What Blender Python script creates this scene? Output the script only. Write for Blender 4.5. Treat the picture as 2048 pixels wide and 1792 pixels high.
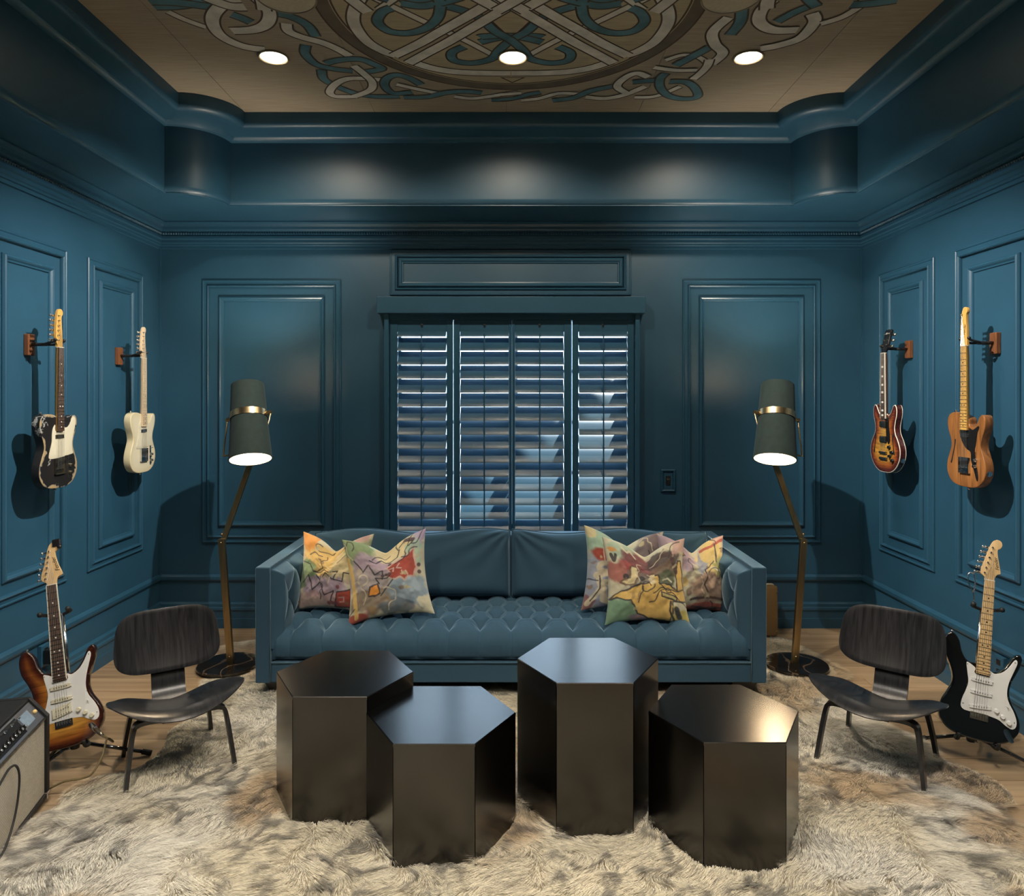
import bpy, bmesh, math, random
import numpy as np
from mathutils import Vector, Matrix, Euler, geometry

for o in list(bpy.data.objects):
    bpy.data.objects.remove(o)
scene = bpy.context.scene
COL = scene.collection
PI = math.pi

# ---------------------------------------------------------------- camera
F = 1415.0            # focal length in pixels of the 2048x1792 frame
CX, CY = 1022.0, 795.0
HC = 1.70             # lens height
cam_data = bpy.data.cameras.new('camera')
cam_data.sensor_fit = 'HORIZONTAL'
cam_data.sensor_width = 36.0
cam_data.lens = F / 2048.0 * 36.0
cam_data.shift_x = (1024.0 - CX) / 2048.0
cam_data.shift_y = -(896.0 - CY) / 2048.0
cam_data.clip_start = 0.05
cam = bpy.data.objects.new('camera', cam_data)
cam.location = (0, 0, HC)
cam.rotation_euler = (PI / 2, 0, 0)
COL.objects.link(cam)
scene.camera = cam

# ---------------------------------------------------------------- world, sun, exposure
scene.view_settings.view_transform = 'Standard'
scene.view_settings.look = 'None'
scene.view_settings.gamma = 1.0
scene.view_settings.use_curve_mapping = False
scene.view_settings.exposure = 0.0

world = bpy.data.worlds.new('world')
scene.world = world
world.use_nodes = True
wn = world.node_tree.nodes
wl = world.node_tree.links
wn.clear()
wout = wn.new('ShaderNodeOutputWorld')
wbg = wn.new('ShaderNodeBackground')
wbg.inputs['Color'].default_value = (0.62, 0.80, 1.0, 1)
wbg.inputs['Strength'].default_value = 11.0
wl.new(wbg.outputs[0], wout.inputs[0])

sun_data = bpy.data.lights.new('sun', 'SUN')
sun_data.energy = 21.0
sun_data.angle = 0.01
sun_data.color = (1.0, 0.93, 0.82)
sun = bpy.data.objects.new('sun', sun_data)
SUN = Vector((0.75, 1.0, 2.5)).normalized()      # towards the sun
sun.rotation_euler = SUN.to_track_quat('Z', 'Y').to_euler()
COL.objects.link(sun)

# ---------------------------------------------------------------- helpers
def P(px, py, d):
    """point on the ray of a pixel at distance d along the view axis"""
    return Vector(((px - CX) * d / F, d, HC - (py - CY) * d / F))

def tag(o, label=None, cat=None, group=None, kind=None):
    if label: o['label'] = label
    if cat: o['category'] = cat
    if group: o['group'] = group
    if kind: o['kind'] = kind
    return o

def empty(name, loc=(0, 0, 0), rz=0.0, label=None, cat=None, group=None, kind=None, parent=None):
    o = bpy.data.objects.new(name, None)
    o.empty_display_size = 0.05
    o.location = loc
    o.rotation_euler = (0, 0, rz)
    COL.objects.link(o)
    if parent: o.parent = parent
    return tag(o, label, cat, group, kind)

class MB:
    def __init__(s):
        s.v = []; s.f = []
    def add(s, vs, fs):
        n = len(s.v)
        s.v += [tuple(p) for p in vs]
        s.f += [tuple(i + n for i in f) for f in fs]
        return s
    def box(s, x0, x1, y0, y1, z0, z1, m=None):
        vs = [(x0,y0,z0),(x1,y0,z0),(x1,y1,z0),(x0,y1,z0),(x0,y0,z1),(x1,y0,z1),(x1,y1,z1),(x0,y1,z1)]
        if m is not None: vs = [m @ Vector(p) for p in vs]
        return s.add(vs, [(0,3,2,1),(4,5,6,7),(0,1,5,4),(1,2,6,5),(2,3,7,6),(3,0,4,7)])
    def cbox(s, x0, x1, y0, y1, z0, z1, c, m=None):
        """box with chamfered edges"""
        vs = []; 
        c = min(c, (x1-x0)/2.01, (y1-y0)/2.01, (z1-z0)/2.01)
        bm = bmesh.new()
        r = bmesh.ops.create_cube(bm, size=1.0)
        for v in bm.verts:
            v.co = Vector((x0 + (v.co.x+.5)*(x1-x0), y0 + (v.co.y+.5)*(y1-y0), z0 + (v.co.z+.5)*(z1-z0)))
        bmesh.ops.bevel(bm, geom=list(bm.edges), offset=c, segments=2, profile=0.5, affect='EDGES')
        bm.verts.index_update()
        vs = [(m @ v.co) if m is not None else v.co.copy() for v in bm.verts]
        fs = [tuple(v.index for v in f.verts) for f in bm.faces]
        bm.free()
        return s.add(vs, fs)
    def tube(s, pts, r, n=8, caps=True, flat=None):
        """tube along pts; r number or list; flat=(a,b) scales the section"""
        pts = [Vector(p) for p in pts]
        k = len(pts)
        rs = r if isinstance(r, (list, tuple)) else [r] * k
        base = len(s.v)
        prev = None
        for i, p in enumerate(pts):
            t = (pts[min(i+1,k-1)] - pts[max(i-1,0)]).normalized()
            if prev is None:
                a = Vector((0,0,1)) if abs(t.z) < .9 else Vector((1,0,0))
                u = t.cross(a).normalized()
            else:
                u = (prev - t * prev.dot(t)).normalized()
            prev = u
            w = t.cross(u)
            fa, fb = flat if flat else (1, 1)
            for j in range(n):
                an = 2*PI*j/n
                s.v.append(tuple(p + (u*math.cos(an)*fa + w*math.sin(an)*fb) * rs[i]))
        for i in range(k-1):
            for j in range(n):
                a = base + i*n + j; b = base + i*n + (j+1) % n
                s.f.append((a, b, b+n, a+n))
        if caps:
            s.f.append(tuple(base + j for j in reversed(range(n))))
            s.f.append(tuple(base + (k-1)*n + j for j in range(n)))
        return s
    def lathe(s, prof, n=24, m=None, caps=True):
        """revolve (r,z) profile around z"""
        base = len(s.v)
        k = len(prof)
        for r, z in prof:
            for j in range(n):
                an = 2*PI*j/n
                p = Vector((r*math.cos(an), r*math.sin(an), z))
                s.v.append(tuple(m @ p if m is not None else p))
        for i in range(k-1):
            for j in range(n):
                a = base + i*n + j; b = base + i*n + (j+1) % n
                s.f.append((a, b, b+n, a+n))
        if caps:
            s.f.append(tuple(base + j for j in reversed(range(n))))
            s.f.append(tuple(base + (k-1)*n + j for j in range(n)))
        return s
    def grid(s, pts, nu, nv):
        base = len(s.v)
        s.v += [tuple(p) for p in pts]
        for i in range(nu-1):
            for j in range(nv-1):
                a = base + i*nv + j
                s.f.append((a, a+1, a+nv+1, a+nv))
        return s
    def prism(s, outline, axis_fn, t0, t1):
        """extrude 2D outline; axis_fn(a,b,t)->xyz"""
        n = len(outline)
        vs = [axis_fn(a, b, t0) for a, b in outline] + [axis_fn(a, b, t1) for a, b in outline]
        fs = [tuple(range(n))[::-1], tuple(range(n, 2*n))]
        fs += [(i, (i+1) % n, n + (i+1) % n, n + i) for i in range(n)]
        return s.add(vs, fs)
    def build(s, name, mat, parent=None, smooth=False, angle=None, loc=None):
        me = bpy.data.meshes.new(name)
        me.from_pydata(s.v, [], s.f)
        if mat: me.materials.append(mat)
        bm = bmesh.new(); bm.from_mesh(me)
        bmesh.ops.recalc_face_normals(bm, faces=bm.faces)
        bm.to_mesh(me); bm.free()
        if smooth:
            me.shade_smooth()
            if angle: me.set_sharp_from_angle(angle=math.radians(angle))
        o = bpy.data.objects.new(name, me)
        COL.objects.link(o)
        if parent: o.parent = parent
        if loc: o.location = loc
        return o

def np_mesh(name, verts, quads=None, tris=None, mat=None, parent=None, smooth=True):
    """fast mesh from numpy arrays"""
    me = bpy.data.meshes.new(name)
    verts = np.asarray(verts, dtype=np.float32)
    me.vertices.add(len(verts))
    me.vertices.foreach_set('co', verts.ravel())
    li = []; st = []; pos = 0
    if quads is not None and len(quads):
        q = np.asarray(quads, dtype=np.int32); li.append(q.ravel())
        st.append(np.arange(len(q), dtype=np.int32) * 4); pos = q.size
    if tris is not None and len(tris):
        t = np.asarray(tris, dtype=np.int32); li.append(t.ravel())
        st.append(np.arange(len(t), dtype=np.int32) * 3 + pos)
    li = np.concatenate(li); st = np.concatenate(st)
    me.loops.add(len(li)); me.loops.foreach_set('vertex_index', li)
    me.polygons.add(len(st)); me.polygons.foreach_set('loop_start', st)
    me.update(calc_edges=True)
    me.validate()
    if smooth: me.shade_smooth()
    if mat: me.materials.append(mat)
    o = bpy.data.objects.new(name, me)
    COL.objects.link(o)
    if parent: o.parent = parent
    return o

def grid_quads(nu, nv):
    i, j = np.meshgrid(np.arange(nu-1), np.arange(nv-1), indexing='ij')
    a = (i*nv + j).ravel()
    return np.stack([a, a+1, a+nv+1, a+nv], 1)

def set_color(o, name, cols):
    at = o.data.color_attributes.new(name, 'FLOAT_COLOR', 'POINT')
    c = np.ones((len(cols), 4), dtype=np.float32); c[:, :3] = cols
    at.data.foreach_set('color', c.ravel())

def catmull(pts, n=8, closed=False):
    pts = [tuple(p) for p in pts]
    k = len(pts); out = []
    rng = range(k if closed else k-1)
    for i in rng:
        if closed:
            p0, p1, p2, p3 = (pts[(i-1) % k], pts[i], pts[(i+1) % k], pts[(i+2) % k])
        else:
            p0, p1, p2, p3 = (pts[max(i-1,0)], pts[i], pts[i+1], pts[min(i+2,k-1)])
        for j in range(n):
            t = j/n
            out.append(tuple(.5*((2*b) + (-a+c)*t + (2*a-5*b+4*c-d)*t*t + (-a+3*b-3*c+d)*t**3)
                             for a, b, c, d in zip(p0, p1, p2, p3)))
    if not closed: out.append(pts[-1])
    return out

def hash2(ix, iy, seed):
    h = (ix.astype(np.int64)*374761393 + iy.astype(np.int64)*668265263 + seed*1442695041) & 0xffffffff
    h = ((h ^ (h >> 13)) * 1274126177) & 0xffffffff
    return ((h ^ (h >> 16)) & 0xffff) / 65535.0

def vnoise(x, y, seed=0):
    """value noise 0..1"""
    x = np.asarray(x, float); y = np.asarray(y, float)
    ix = np.floor(x); iy = np.floor(y)
    fx = x-ix; fy = y-iy
    fx = fx*fx*(3-2*fx); fy = fy*fy*(3-2*fy)
    a = hash2(ix, iy, seed); b = hash2(ix+1, iy, seed)
    c = hash2(ix, iy+1, seed); d = hash2(ix+1, iy+1, seed)
    return (a*(1-fx)+b*fx)*(1-fy) + (c*(1-fx)+d*fx)*fy

def fbm(x, y, seed=0, octs=3):
    s = 0; a = .5; t = 0
    for i in range(octs):
        s = s + a*vnoise(x*2**i + i*17.3, y*2**i - i*9.1, seed+i); t += a; a *= .5
    return s/t

def sstep(a, b, x):
    t = np.clip((x-a)/(b-a), 0, 1)
    return t*t*(3-2*t)

def srgb(r, g, b):
    f = lambda c: (c/12.92 if c <= .04045 else ((c+.055)/1.055)**2.4)
    return (f(r/255), f(g/255), f(b/255))

# ---------------------------------------------------------------- materials
def new_mat(name):
    m = bpy.data.materials.new(name)
    m.use_nodes = True
    nt = m.node_tree
    b = nt.nodes['Principled BSDF']
    return m, nt, b

def pm(name, col, rough=.5, metal=0.0, spec=.5, var=0.0, scale=20.0, bump=0.0, bscale=200.0,
       stretch=None, sheen=0.0, coat=0.0, col2=None, detail=4.0):
    """principled with procedural colour variation and fine relief"""
    m, nt, b = new_mat(name)
    b.inputs['Roughness'].default_value = rough
    b.inputs['Metallic'].default_value = metal
    b.inputs['Specular IOR Level'].default_value = spec
    if sheen:
        b.inputs['Sheen Weight'].default_value = sheen
        b.inputs['Sheen Roughness'].default_value = .35
        b.inputs['Sheen Tint'].default_value = (.55, .8, 1, 1)
    if coat:
        b.inputs['Coat Weight'].default_value = coat
        b.inputs['Coat Roughness'].default_value = .06
    tc = nt.nodes.new('ShaderNodeTexCoord')
    mp = nt.nodes.new('ShaderNodeMapping')
    if stretch: mp.inputs['Scale'].default_value = stretch
    nt.links.new(tc.outputs['Object'], mp.inputs['Vector'])
    nz = nt.nodes.new('ShaderNodeTexNoise')
    nz.inputs['Scale'].default_value = scale
    nz.inputs['Detail'].default_value = detail
    nt.links.new(mp.outputs[0], nz.inputs['Vector'])
    mx = nt.nodes.new('ShaderNodeMix'); mx.data_type = 'RGBA'
    c1 = tuple(col)
    c2 = tuple(col2) if col2 else tuple(min(1, c*(1-var)) for c in col)
    ramp = nt.nodes.new('ShaderNodeMapRange')
    ramp.inputs['From Min'].default_value = .35
    ramp.inputs['From Max'].default_value = .65
    nt.links.new(nz.outputs['Fac'], ramp.inputs['Value'])
    nt.links.new(ramp.outputs[0], mx.inputs['Factor'])
    mx.inputs['A'].default_value = (*c1, 1)
    mx.inputs['B'].default_value = (*c2, 1)
    nt.links.new(mx.outputs['Result'], b.inputs['Base Color'])
    if bump:
        n2 = nt.nodes.new('ShaderNodeTexNoise')
        n2.inputs['Scale'].default_value = bscale
        n2.inputs['Detail'].default_value = 3
        nt.links.new(mp.outputs[0], n2.inputs['Vector'])
        bp = nt.nodes.new('ShaderNodeBump')
        bp.inputs['Strength'].default_value = bump
        bp.inputs['Distance'].default_value = .002
        nt.links.new(n2.outputs['Fac'], bp.inputs['Height'])
        nt.links.new(bp.outputs[0], b.inputs['Normal'])
    return m

def attr_mat(name, attr, rough=.7, sheen=0.0, coat=0.0, bump=0.0, bscale=400, trans=0.0, spec=.5):
    m, nt, b = new_mat(name)
    a = nt.nodes.new('ShaderNodeAttribute'); a.attribute_name = attr
    nt.links.new(a.outputs['Color'], b.inputs['Base Color'])
    b.inputs['Roughness'].default_value = rough
    b.inputs['Specular IOR Level'].default_value = spec
    if sheen: b.inputs['Sheen Weight'].default_value = sheen
    if coat:
        b.inputs['Coat Weight'].default_value = coat
        b.inputs['Coat Roughness'].default_value = .05
    if bump:
        tc = nt.nodes.new('ShaderNodeTexCoord')
        n2 = nt.nodes.new('ShaderNodeTexNoise'); n2.inputs['Scale'].default_value = bscale
        nt.links.new(tc.outputs['Object'], n2.inputs['Vector'])
        bp = nt.nodes.new('ShaderNodeBump'); bp.inputs['Strength'].default_value = bump
        bp.inputs['Distance'].default_value = .002
        nt.links.new(n2.outputs['Fac'], bp.inputs['Height'])
        nt.links.new(bp.outputs[0], b.inputs['Normal'])
    if trans:
        out = nt.nodes['Material Output']
        tr = nt.nodes.new('ShaderNodeBsdfTranslucent')
        nt.links.new(a.outputs['Color'], tr.inputs['Color'])
        ms = nt.nodes.new('ShaderNodeMixShader'); ms.inputs[0].default_value = trans
        nt.links.new(b.outputs[0], ms.inputs[1]); nt.links.new(tr.outputs[0], ms.inputs[2])
        nt.links.new(ms.outputs[0], out.inputs['Surface'])
    return m

def emit_mat(name, col, strength):
    m, nt, b = new_mat(name)
    b.inputs['Base Color'].default_value = (*col, 1)
    b.inputs['Emission Color'].default_value = (*col, 1)
    b.inputs['Emission Strength'].default_value = strength
    return m

PAINT = (.020, .077, .130)
M = {}
M['paint'] = pm('teal_wall_paint', PAINT, rough=.42, var=.10, scale=3.0, bump=.05, bscale=120)
M['fascia'] = pm('teal_fascia_paint', PAINT, rough=.42, var=.10, scale=3.0)
M['trimpaint'] = pm('teal_trim_paint', PAINT, rough=.34, var=.08, scale=4.0)
M['wood_floor'] = None
M['black'] = pm('black_metal', (.012,.012,.013), rough=.35, var=.2)
M['black_gloss'] = pm('black_gloss_tube', (.015,.015,.016), rough=.12, var=.2, coat=.8)
M['rubber'] = pm('black_rubber', (.01,.01,.01), rough=.6, var=.2)
M['chrome'] = pm('chrome', (.75,.75,.76), rough=.16, metal=1.0, var=.1)
M['nickel'] = pm('aged_nickel', (.42,.38,.30), rough=.32, metal=1.0, var=.35, scale=60)
M['brass'] = pm('brushed_brass', (.46,.345,.19), rough=.30, metal=1.0, var=.25, scale=40, stretch=(1,1,.08))
M['white_plastic'] = pm('white_plastic', (.72,.72,.70), rough=.35, var=.04)
M['cream_plastic'] = pm('cream_plastic', (.62,.58,.44), rough=.4, var=.08)
M['black_plastic'] = pm('black_plastic', (.010,.010,.011), rough=.25, var=.1)
M['maple'] = pm('maple', (.62,.42,.20), rough=.35, var=.18, scale=30, stretch=(8,8,.6))
M['maple_amber'] = pm('amber_maple', (.62,.36,.09), rough=.3, var=.18, scale=30, stretch=(8,8,.6))
M['maple_pale'] = pm('pale_maple', (.66,.52,.34), rough=.4, var=.15, scale=30, stretch=(8,8,.6))
M['rosewood'] = pm('rosewood', (.085,.045,.028), rough=.45, var=.5, scale=40, stretch=(10,10,.5))
M['pearl'] = pm('pearl', (.75,.74,.68), rough=.25, var=.15)
M['bone'] = pm('bone', (.75,.70,.58), rough=.4, var=.05)
M['steel'] = pm('steel_string', (.6,.58,.55), rough=.3, metal=1.0)
M['mahogany'] = pm('mahogany', (.20,.075,.03), rough=.35, var=.35, scale=25, stretch=(8,8,.6))
# ================================================================ the room
XW = 2.60; YB = 5.23; YF = -2.0; ZC = 3.52; ZS = 2.985

# ---- floor: joists base + oak planks
floor_base = MB().box(-XW-.1, XW+.1, YF-.1, YB+.1, -.12, -.022).build('floor', pm('subfloor', (.12,.08,.05), .8, var=.3))
tag(floor_base, kind='structure', label='oak plank floor around the fur rug')
def oak():
    m, nt, b = new_mat('oak_plank')
    tc = nt.nodes.new('ShaderNodeTexCoord')
    oi = nt.nodes.new('ShaderNodeObjectInfo')
    mp = nt.nodes.new('ShaderNodeMapping'); mp.inputs['Scale'].default_value = (1.2, 26, 26)
    ad = nt.nodes.new('ShaderNodeVectorMath'); ad.operation = 'ADD'
    sc = nt.nodes.new('ShaderNodeVectorMath'); sc.operation = 'SCALE'; sc.inputs['Scale'].default_value = 37.0
    cb = nt.nodes.new('ShaderNodeCombineXYZ')
    nt.links.new(oi.outputs['Random'], cb.inputs[0]); nt.links.new(oi.outputs['Random'], cb.inputs[1])
    nt.links.new(cb.outputs[0], sc.inputs[0])
    nt.links.new(tc.outputs['Object'], mp.inputs['Vector'])
    nt.links.new(mp.outputs[0], ad.inputs[0]); nt.links.new(sc.outputs[0], ad.inputs[1])
    nz = nt.nodes.new('ShaderNodeTexNoise'); nz.inputs['Scale'].default_value = 1.0
    nz.inputs['Detail'].default_value = 8; nz.inputs['Distortion'].default_value = .6
    nt.links.new(ad.outputs[0], nz.inputs['Vector'])
    cr = nt.nodes.new('ShaderNodeValToRGB')
    cr.color_ramp.elements[0].position = .30; cr.color_ramp.elements[0].color = (.235,.155,.085,1)
    cr.color_ramp.elements[1].position = .62; cr.color_ramp.elements[1].color = (.37,.265,.16,1)
    nt.links.new(nz.outputs['Fac'], cr.inputs[0])
    hs = nt.nodes.new('ShaderNodeHueSaturation')
    mr = nt.nodes.new('ShaderNodeMapRange'); mr.inputs['To Min'].default_value = .8; mr.inputs['To Max'].default_value = 1.15
    nt.links.new(oi.outputs['Random'], mr.inputs['Value']); nt.links.new(mr.outputs[0], hs.inputs['Value'])
    nt.links.new(cr.outputs[0], hs.inputs['Color']); nt.links.new(hs.outputs[0], b.inputs['Base Color'])
    b.inputs['Roughness'].default_value = .42
    bp = nt.nodes.new('ShaderNodeBump'); bp.inputs['Strength'].default_value = .15; bp.inputs['Distance'].default_value = .001
    nt.links.new(nz.outputs['Fac'], bp.inputs['Height']); nt.links.new(bp.outputs[0], b.inputs['Normal'])
    return m
OAK = oak()
rnd = random.Random(4)
PLW = .19
y = YB; row = 0
while y > YF:
    x = -XW - rnd.random()*1.2
    while x < XW:
        L = rnd.uniform(1.5, 2.3)
        x0 = max(x, -XW); x1 = min(x + L, XW)
        if x1 - x0 > .05:
            y0 = max(y-PLW, YF)
            p = MB().cbox(-(x1-x0)/2+.0012, (x1-x0)/2-.0012, -(y-y0)/2+.0012, (y-y0)/2-.0012, -.02, 0, .0015)\
                .build('plank', OAK, floor_base, loc=((x0+x1)/2, (y+y0)/2, 0))
        x += L
    y -= PLW; row += 1

# ---- walls
WX0, WX1, WZ0, WZ1 = -.875, .915, .70, 2.33        # window opening
wb = MB()
wb.box(-XW-.15, WX0, YB, YB+.15, 0, ZC+.1)
wb.box(WX1, XW+.15, YB, YB+.15, 0, ZC+.1)
wb.box(WX0, WX1, YB, YB+.15, 0, WZ0)
wb.box(WX0, WX1, YB, YB+.15, WZ1, ZC+.1)
wall_back = tag(wb.build('wall_back', M['paint']), kind='structure', label='teal panelled back wall with shuttered window')
wall_left = tag(MB().box(-XW-.15, -XW, YF, YB, 0, ZC+.1).build('wall_left', M['paint']), kind='structure', label='teal panelled wall on the left hung with two guitars')
wall_right = tag(MB().box(XW, XW+.15, YF, YB, 0, ZC+.1).build('wall_right', M['paint']), kind='structure', label='teal panelled wall on the right hung with two guitars')
# plain wall behind the camera
wf = MB().box(-XW-.15, XW+.15, YF-.15, YF, 0, ZC+.1)
wall_front = tag(wf.build('wall_front', M['paint']), kind='structure', label='plain teal wall behind the viewer')

# ---- moulding frames on the walls
def ring_frame(fn, u0, u1, v0, v1, prof):
    """mitred picture frame; prof = [(inset, height)], fn(u,v,h)->xyz"""
    mb = MB(); k = len(prof)
    vs = []
    for ins, h in prof:
        for (u, v) in ((u0+ins, v0+ins), (u1-ins, v0+ins), (u1-ins, v1-ins), (u0+ins, v1-ins)):
            vs.append(fn(u, v, h))
    fs = []
    for i in range(k-1):
        for j in range(4):
            a = i*4+j; b = i*4+(j+1) % 4
            fs.append((a, b, b+4, a+4))
    return mb.add(vs, fs)
OUTER = [(0,0),(0,.010),(.004,.014),(.010,.014),(.014,.010),(.036,.010),(.040,.020),(.046,.024),(.052,.020),(.055,.012),(.055,0)]
INNER = [(0,0),(0,.008),(.006,.018),(.014,.022),(.022,.018),(.030,.010),(.038,.008),(.040,0)]
fn_back = lambda u, v, h: (u, YB-h, v)
fn_left = lambda u, v, h: (-XW+h, u, v)
fn_right = lambda u, v, h: (XW-h, u, v)
def panel(fn, parent, u0, u1, v0, v1, ins=.12):
    ring_frame(fn, u0, u1, v0, v1, OUTER).build('panel_moulding', M['trimpaint'], parent)
    ring_frame(fn, u0+ins, u1-ins, v0+ins, v1-ins, INNER).build('inner_moulding', M['trimpaint'], parent)
panel(fn_back, wall_back, -2.28, -1.255, .628, 2.568)
panel(fn_back, wall_back, 1.268, 2.284, .628, 2.568)
panel(fn_back, wall_back, -.893, .887, 2.455, 2.79, ins=.06)
for k in range(6):
    y1 = 4.98 - k*.85
    panel(fn_left, wall_left, y1-.645, y1, .63, 2.56)
    panel(fn_right, wall_right, y1-.645, y1, .63, 2.56)

# ---- swept trims along left, back and right wall
def sweep3(prof, y_front=YF):
    vs = []; k = len(prof)
    for p, z in prof:
        vs += [(-XW+p, y_front, z), (-XW+p, YB-p, z), (XW-p, YB-p, z), (XW-p, y_front, z)]
    return vs, k
def trim_piece(prof, seg, name, kind='structure', label=None):
    vs, k = sweep3(prof)
    mb = MB(); sub = []
    for i in range(k):
        sub += [vs[i*4+seg], vs[i*4+seg+1]]
    mb.add(sub, [(2*i, 2*i+1, 2*i+3, 2*i+2) for i in range(k-1)])
    return tag(mb.build(name, M['trimpaint']), kind=kind, label=label)
BASE = [(0,0),(.022,0),(.022,.07),(.019,.076),(.018,.13),(.027,.134),(.027,.15),(.019,.158),(.018,.178),(.008,.19),(0,.192)]
RAIL = [(0,.343),(.012,.346),(.018,.358),(.018,.378),(.010,.390),(0,.395)]
CROWN = [(0,2.795),(.012,2.797),(.013,2.816),(.022,2.820),(.024,2.832),(.030,2.838),(.031,2.858),(.040,2.866),(.041,2.884),
         (.036,2.890),(.036,2.918),(.046,2.924),(.050,2.932),(.054,2.950),(.062,2.966),(.074,2.974),(.080,2.976),(.080,2.987)]
for prof, base, nm in ((BASE, 'baseboard', 'stepped teal baseboard'), (RAIL, 'trim_1', 'low teal rail above the baseboard'), (CROWN, 'trim_2', 'teal crown moulding with a bead row')):
    for seg, side in enumerate(('left', 'back', 'right')):
        n = base + '_' + side
        t = trim_piece(prof, seg, n, label='%s along the %s wall' % (nm, side))
        if prof is CROWN:
            mb = MB(); step = .0185; r = .008
            if side == 'back':
                q = np.arange(-XW+.05, XW-.05, step); fn = lambda a: (a, YB-.040, 2.904)
            else:
                sx = -1 if side == 'left' else 1
                q = np.arange(1.6, YB-.05, step); fn = lambda a, sx=sx: (sx*(XW-.040), a, 2.904)
            for a in q:
                c = fn(a)
                mb.add([(c[0]+r*1.0, c[1], c[2]), (c[0]-r, c[1], c[2]), (c[0], c[1]+r, c[2]), (c[0], c[1]-r, c[2]), (c[0], c[1], c[2]+.013), (c[0], c[1], c[2]-.013)],
                       [(0,2,4),(2,1,4),(1,3,4),(3,0,4),(2,0,5),(1,2,5),(3,1,5),(0,3,5)])
            b = mb.build('bead_row', M['trimpaint'], t); tag(b, kind='stuff')
# corner beads where the walls meet
for sx, n in ((-1, 'trim_3_left'), (1, 'trim_3_right')):
    tag(MB().box(sx*XW - (0 if sx < 0 else .016), sx*XW + (.016 if sx < 0 else 0), YB-.016, YB, .395, 2.795).build(n, M['trimpaint']), kind='structure',
        label='slim vertical bead in the %s back corner' % ('left' if sx < 0 else 'right'))

# ---- tray ceiling
CEIL = tag(MB().box(-XW-.1, XW+.1, YF-.1, YB+.1, ZC+.004, ZC+.12).build('ceiling', pm('ceiling_core', (.18,.15,.11), .9, var=.1)), kind='structure', label='tray ceiling papered in tan grasscloth with a painted knot mural')
def grasscloth():
    m, nt, b = new_mat('tan_grasscloth')
    tc = nt.nodes.new('ShaderNodeTexCoord')
    mp = nt.nodes.new('ShaderNodeMapping'); mp.inputs['Scale'].default_value = (2.5, 90, 1)
    nt.links.new(tc.outputs['Object'], mp.inputs['Vector'])
    nz = nt.nodes.new('ShaderNodeTexNoise'); nz.inputs['Scale'].default_value = 2.0; nz.inputs['Detail'].default_value = 6
    nt.links.new(mp.outputs[0], nz.inputs['Vector'])
    cr = nt.nodes.new('ShaderNodeValToRGB')
    cr.color_ramp.elements[0].position = .3; cr.color_ramp.elements[0].color = (.24,.195,.135,1)
    cr.color_ramp.elements[1].position = .7; cr.color_ramp.elements[1].color = (.36,.30,.215,1)
    nt.links.new(nz.outputs['Fac'], cr.inputs[0]); nt.links.new(cr.outputs[0], b.inputs['Base Color'])
    b.inputs['Roughness'].default_value = .7
    bp = nt.nodes.new('ShaderNodeBump'); bp.inputs['Strength'].default_value = .3; bp.inputs['Distance'].default_value = .001
    nt.links.new(nz.outputs['Fac'], bp.inputs['Height']); nt.links.new(bp.outputs[0], b.inputs['Normal'])
    return m
M['grass'] = grasscloth()
xs = [-2.2, -1.70, -.87, -.03, .81, 1.64, 2.2]
for a, b in zip(xs[:-1], xs[1:]):
    MB().box(a+.0012, b-.0012, YF, 4.75, ZC, ZC+.004).build('wallpaper_strip', M['grass'], CEIL)

def tray_path(xs_, yb, r, n=14):
    """plan polyline of a tray edge with quarter-round corner bulges"""
    L = [(-xs_, YF)]
    cx, cy = -xs_, yb
    for i in range(n+1):
        a = -PI/2 + (PI/2)*i/n
        L.append((cx + r*math.cos(a), cy + r*math.sin(a)))
    Rr = [(-px, py) for px, py in reversed(L)]
    return L + Rr
def tray_sweep(levels, name, parent):
    mb = MB(); rows = []
    for xs_, yb, z, r in levels:
        rows.append([(px, py, z) for px, py in tray_path(xs_, yb, r)])
    k = len(rows[0])
    vs = [p for r_ in rows for p in r_]
    fs = [(i*k+j, i*k+j+1, (i+1)*k+j+1, (i+1)*k+j) for i in range(len(rows)-1) for j in range(k-1)]
    o = mb.add(vs, fs).build(name, M['fascia'], parent, smooth=True, angle=38)
    return o
R0 = .30
XL, YL = 2.17, 4.73
lv = [(XW+.0, YB+.0, ZS, R0)]
for i in range(7):                              # bullnose at the bottom of the fascia
    a = i/6*PI/2
    lv.append((XL+.045*(1-math.sin(a)), YL+.045*(1-math.sin(a)), ZS+.045-.045*math.cos(a), R0))
lv[0] = (XL+.35, YL+.35, ZS+.001, R0)
lv.append((XL, YL, 3.40, R0))
tray_sweep(lv, 'fascia', CEIL)
# flat soffit between crown and fascia
so = MB()
so.box(-XW, -XL-.02, YF, YB, ZS+.002, ZS+.03); so.box(XL+.02, XW, YF, YB, ZS+.002, ZS+.03); so.box(-XL-.02, XL+.02, YL+.02, YB, ZS+.002, ZS+.03)
for sx in (-1, 1):
    so.prism([(XL*sx, YL), (XL*sx, YL+.2)] + [(sx*(XL - (R0-.02)*math.cos(a)), YL-(R0-.02)*math.sin(a)) for a in [PI/2*i/10 for i in range(11)]],
             lambda a, b, t: (a, b, t), ZS+.003, ZS+.03)
so.build('soffit', M['paint'], CEIL)
# upper ledge
XU, YU = 1.985, 4.51
lu = [(XL+.06, YL+.06, 3.40, R0), (XL, YL, 3.40, R0), (XL-.02, YL-.02, 3.408, R0), (XL-.035, YL-.04, 3.425, R0), (XU+.05, YU+.05, 3.425, .29)]
for i in range(1, 7):
    a = i/6*PI/2
    lu.append((XU+.04*(1-math.sin(a)), YU+.04*(1-math.sin(a)), 3.425+.03*(1-math.cos(a)), .287))
lu.append((XU, YU, ZC+.004, .287))
tray_sweep(lu, 'ceiling_ledge', CEIL)

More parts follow.
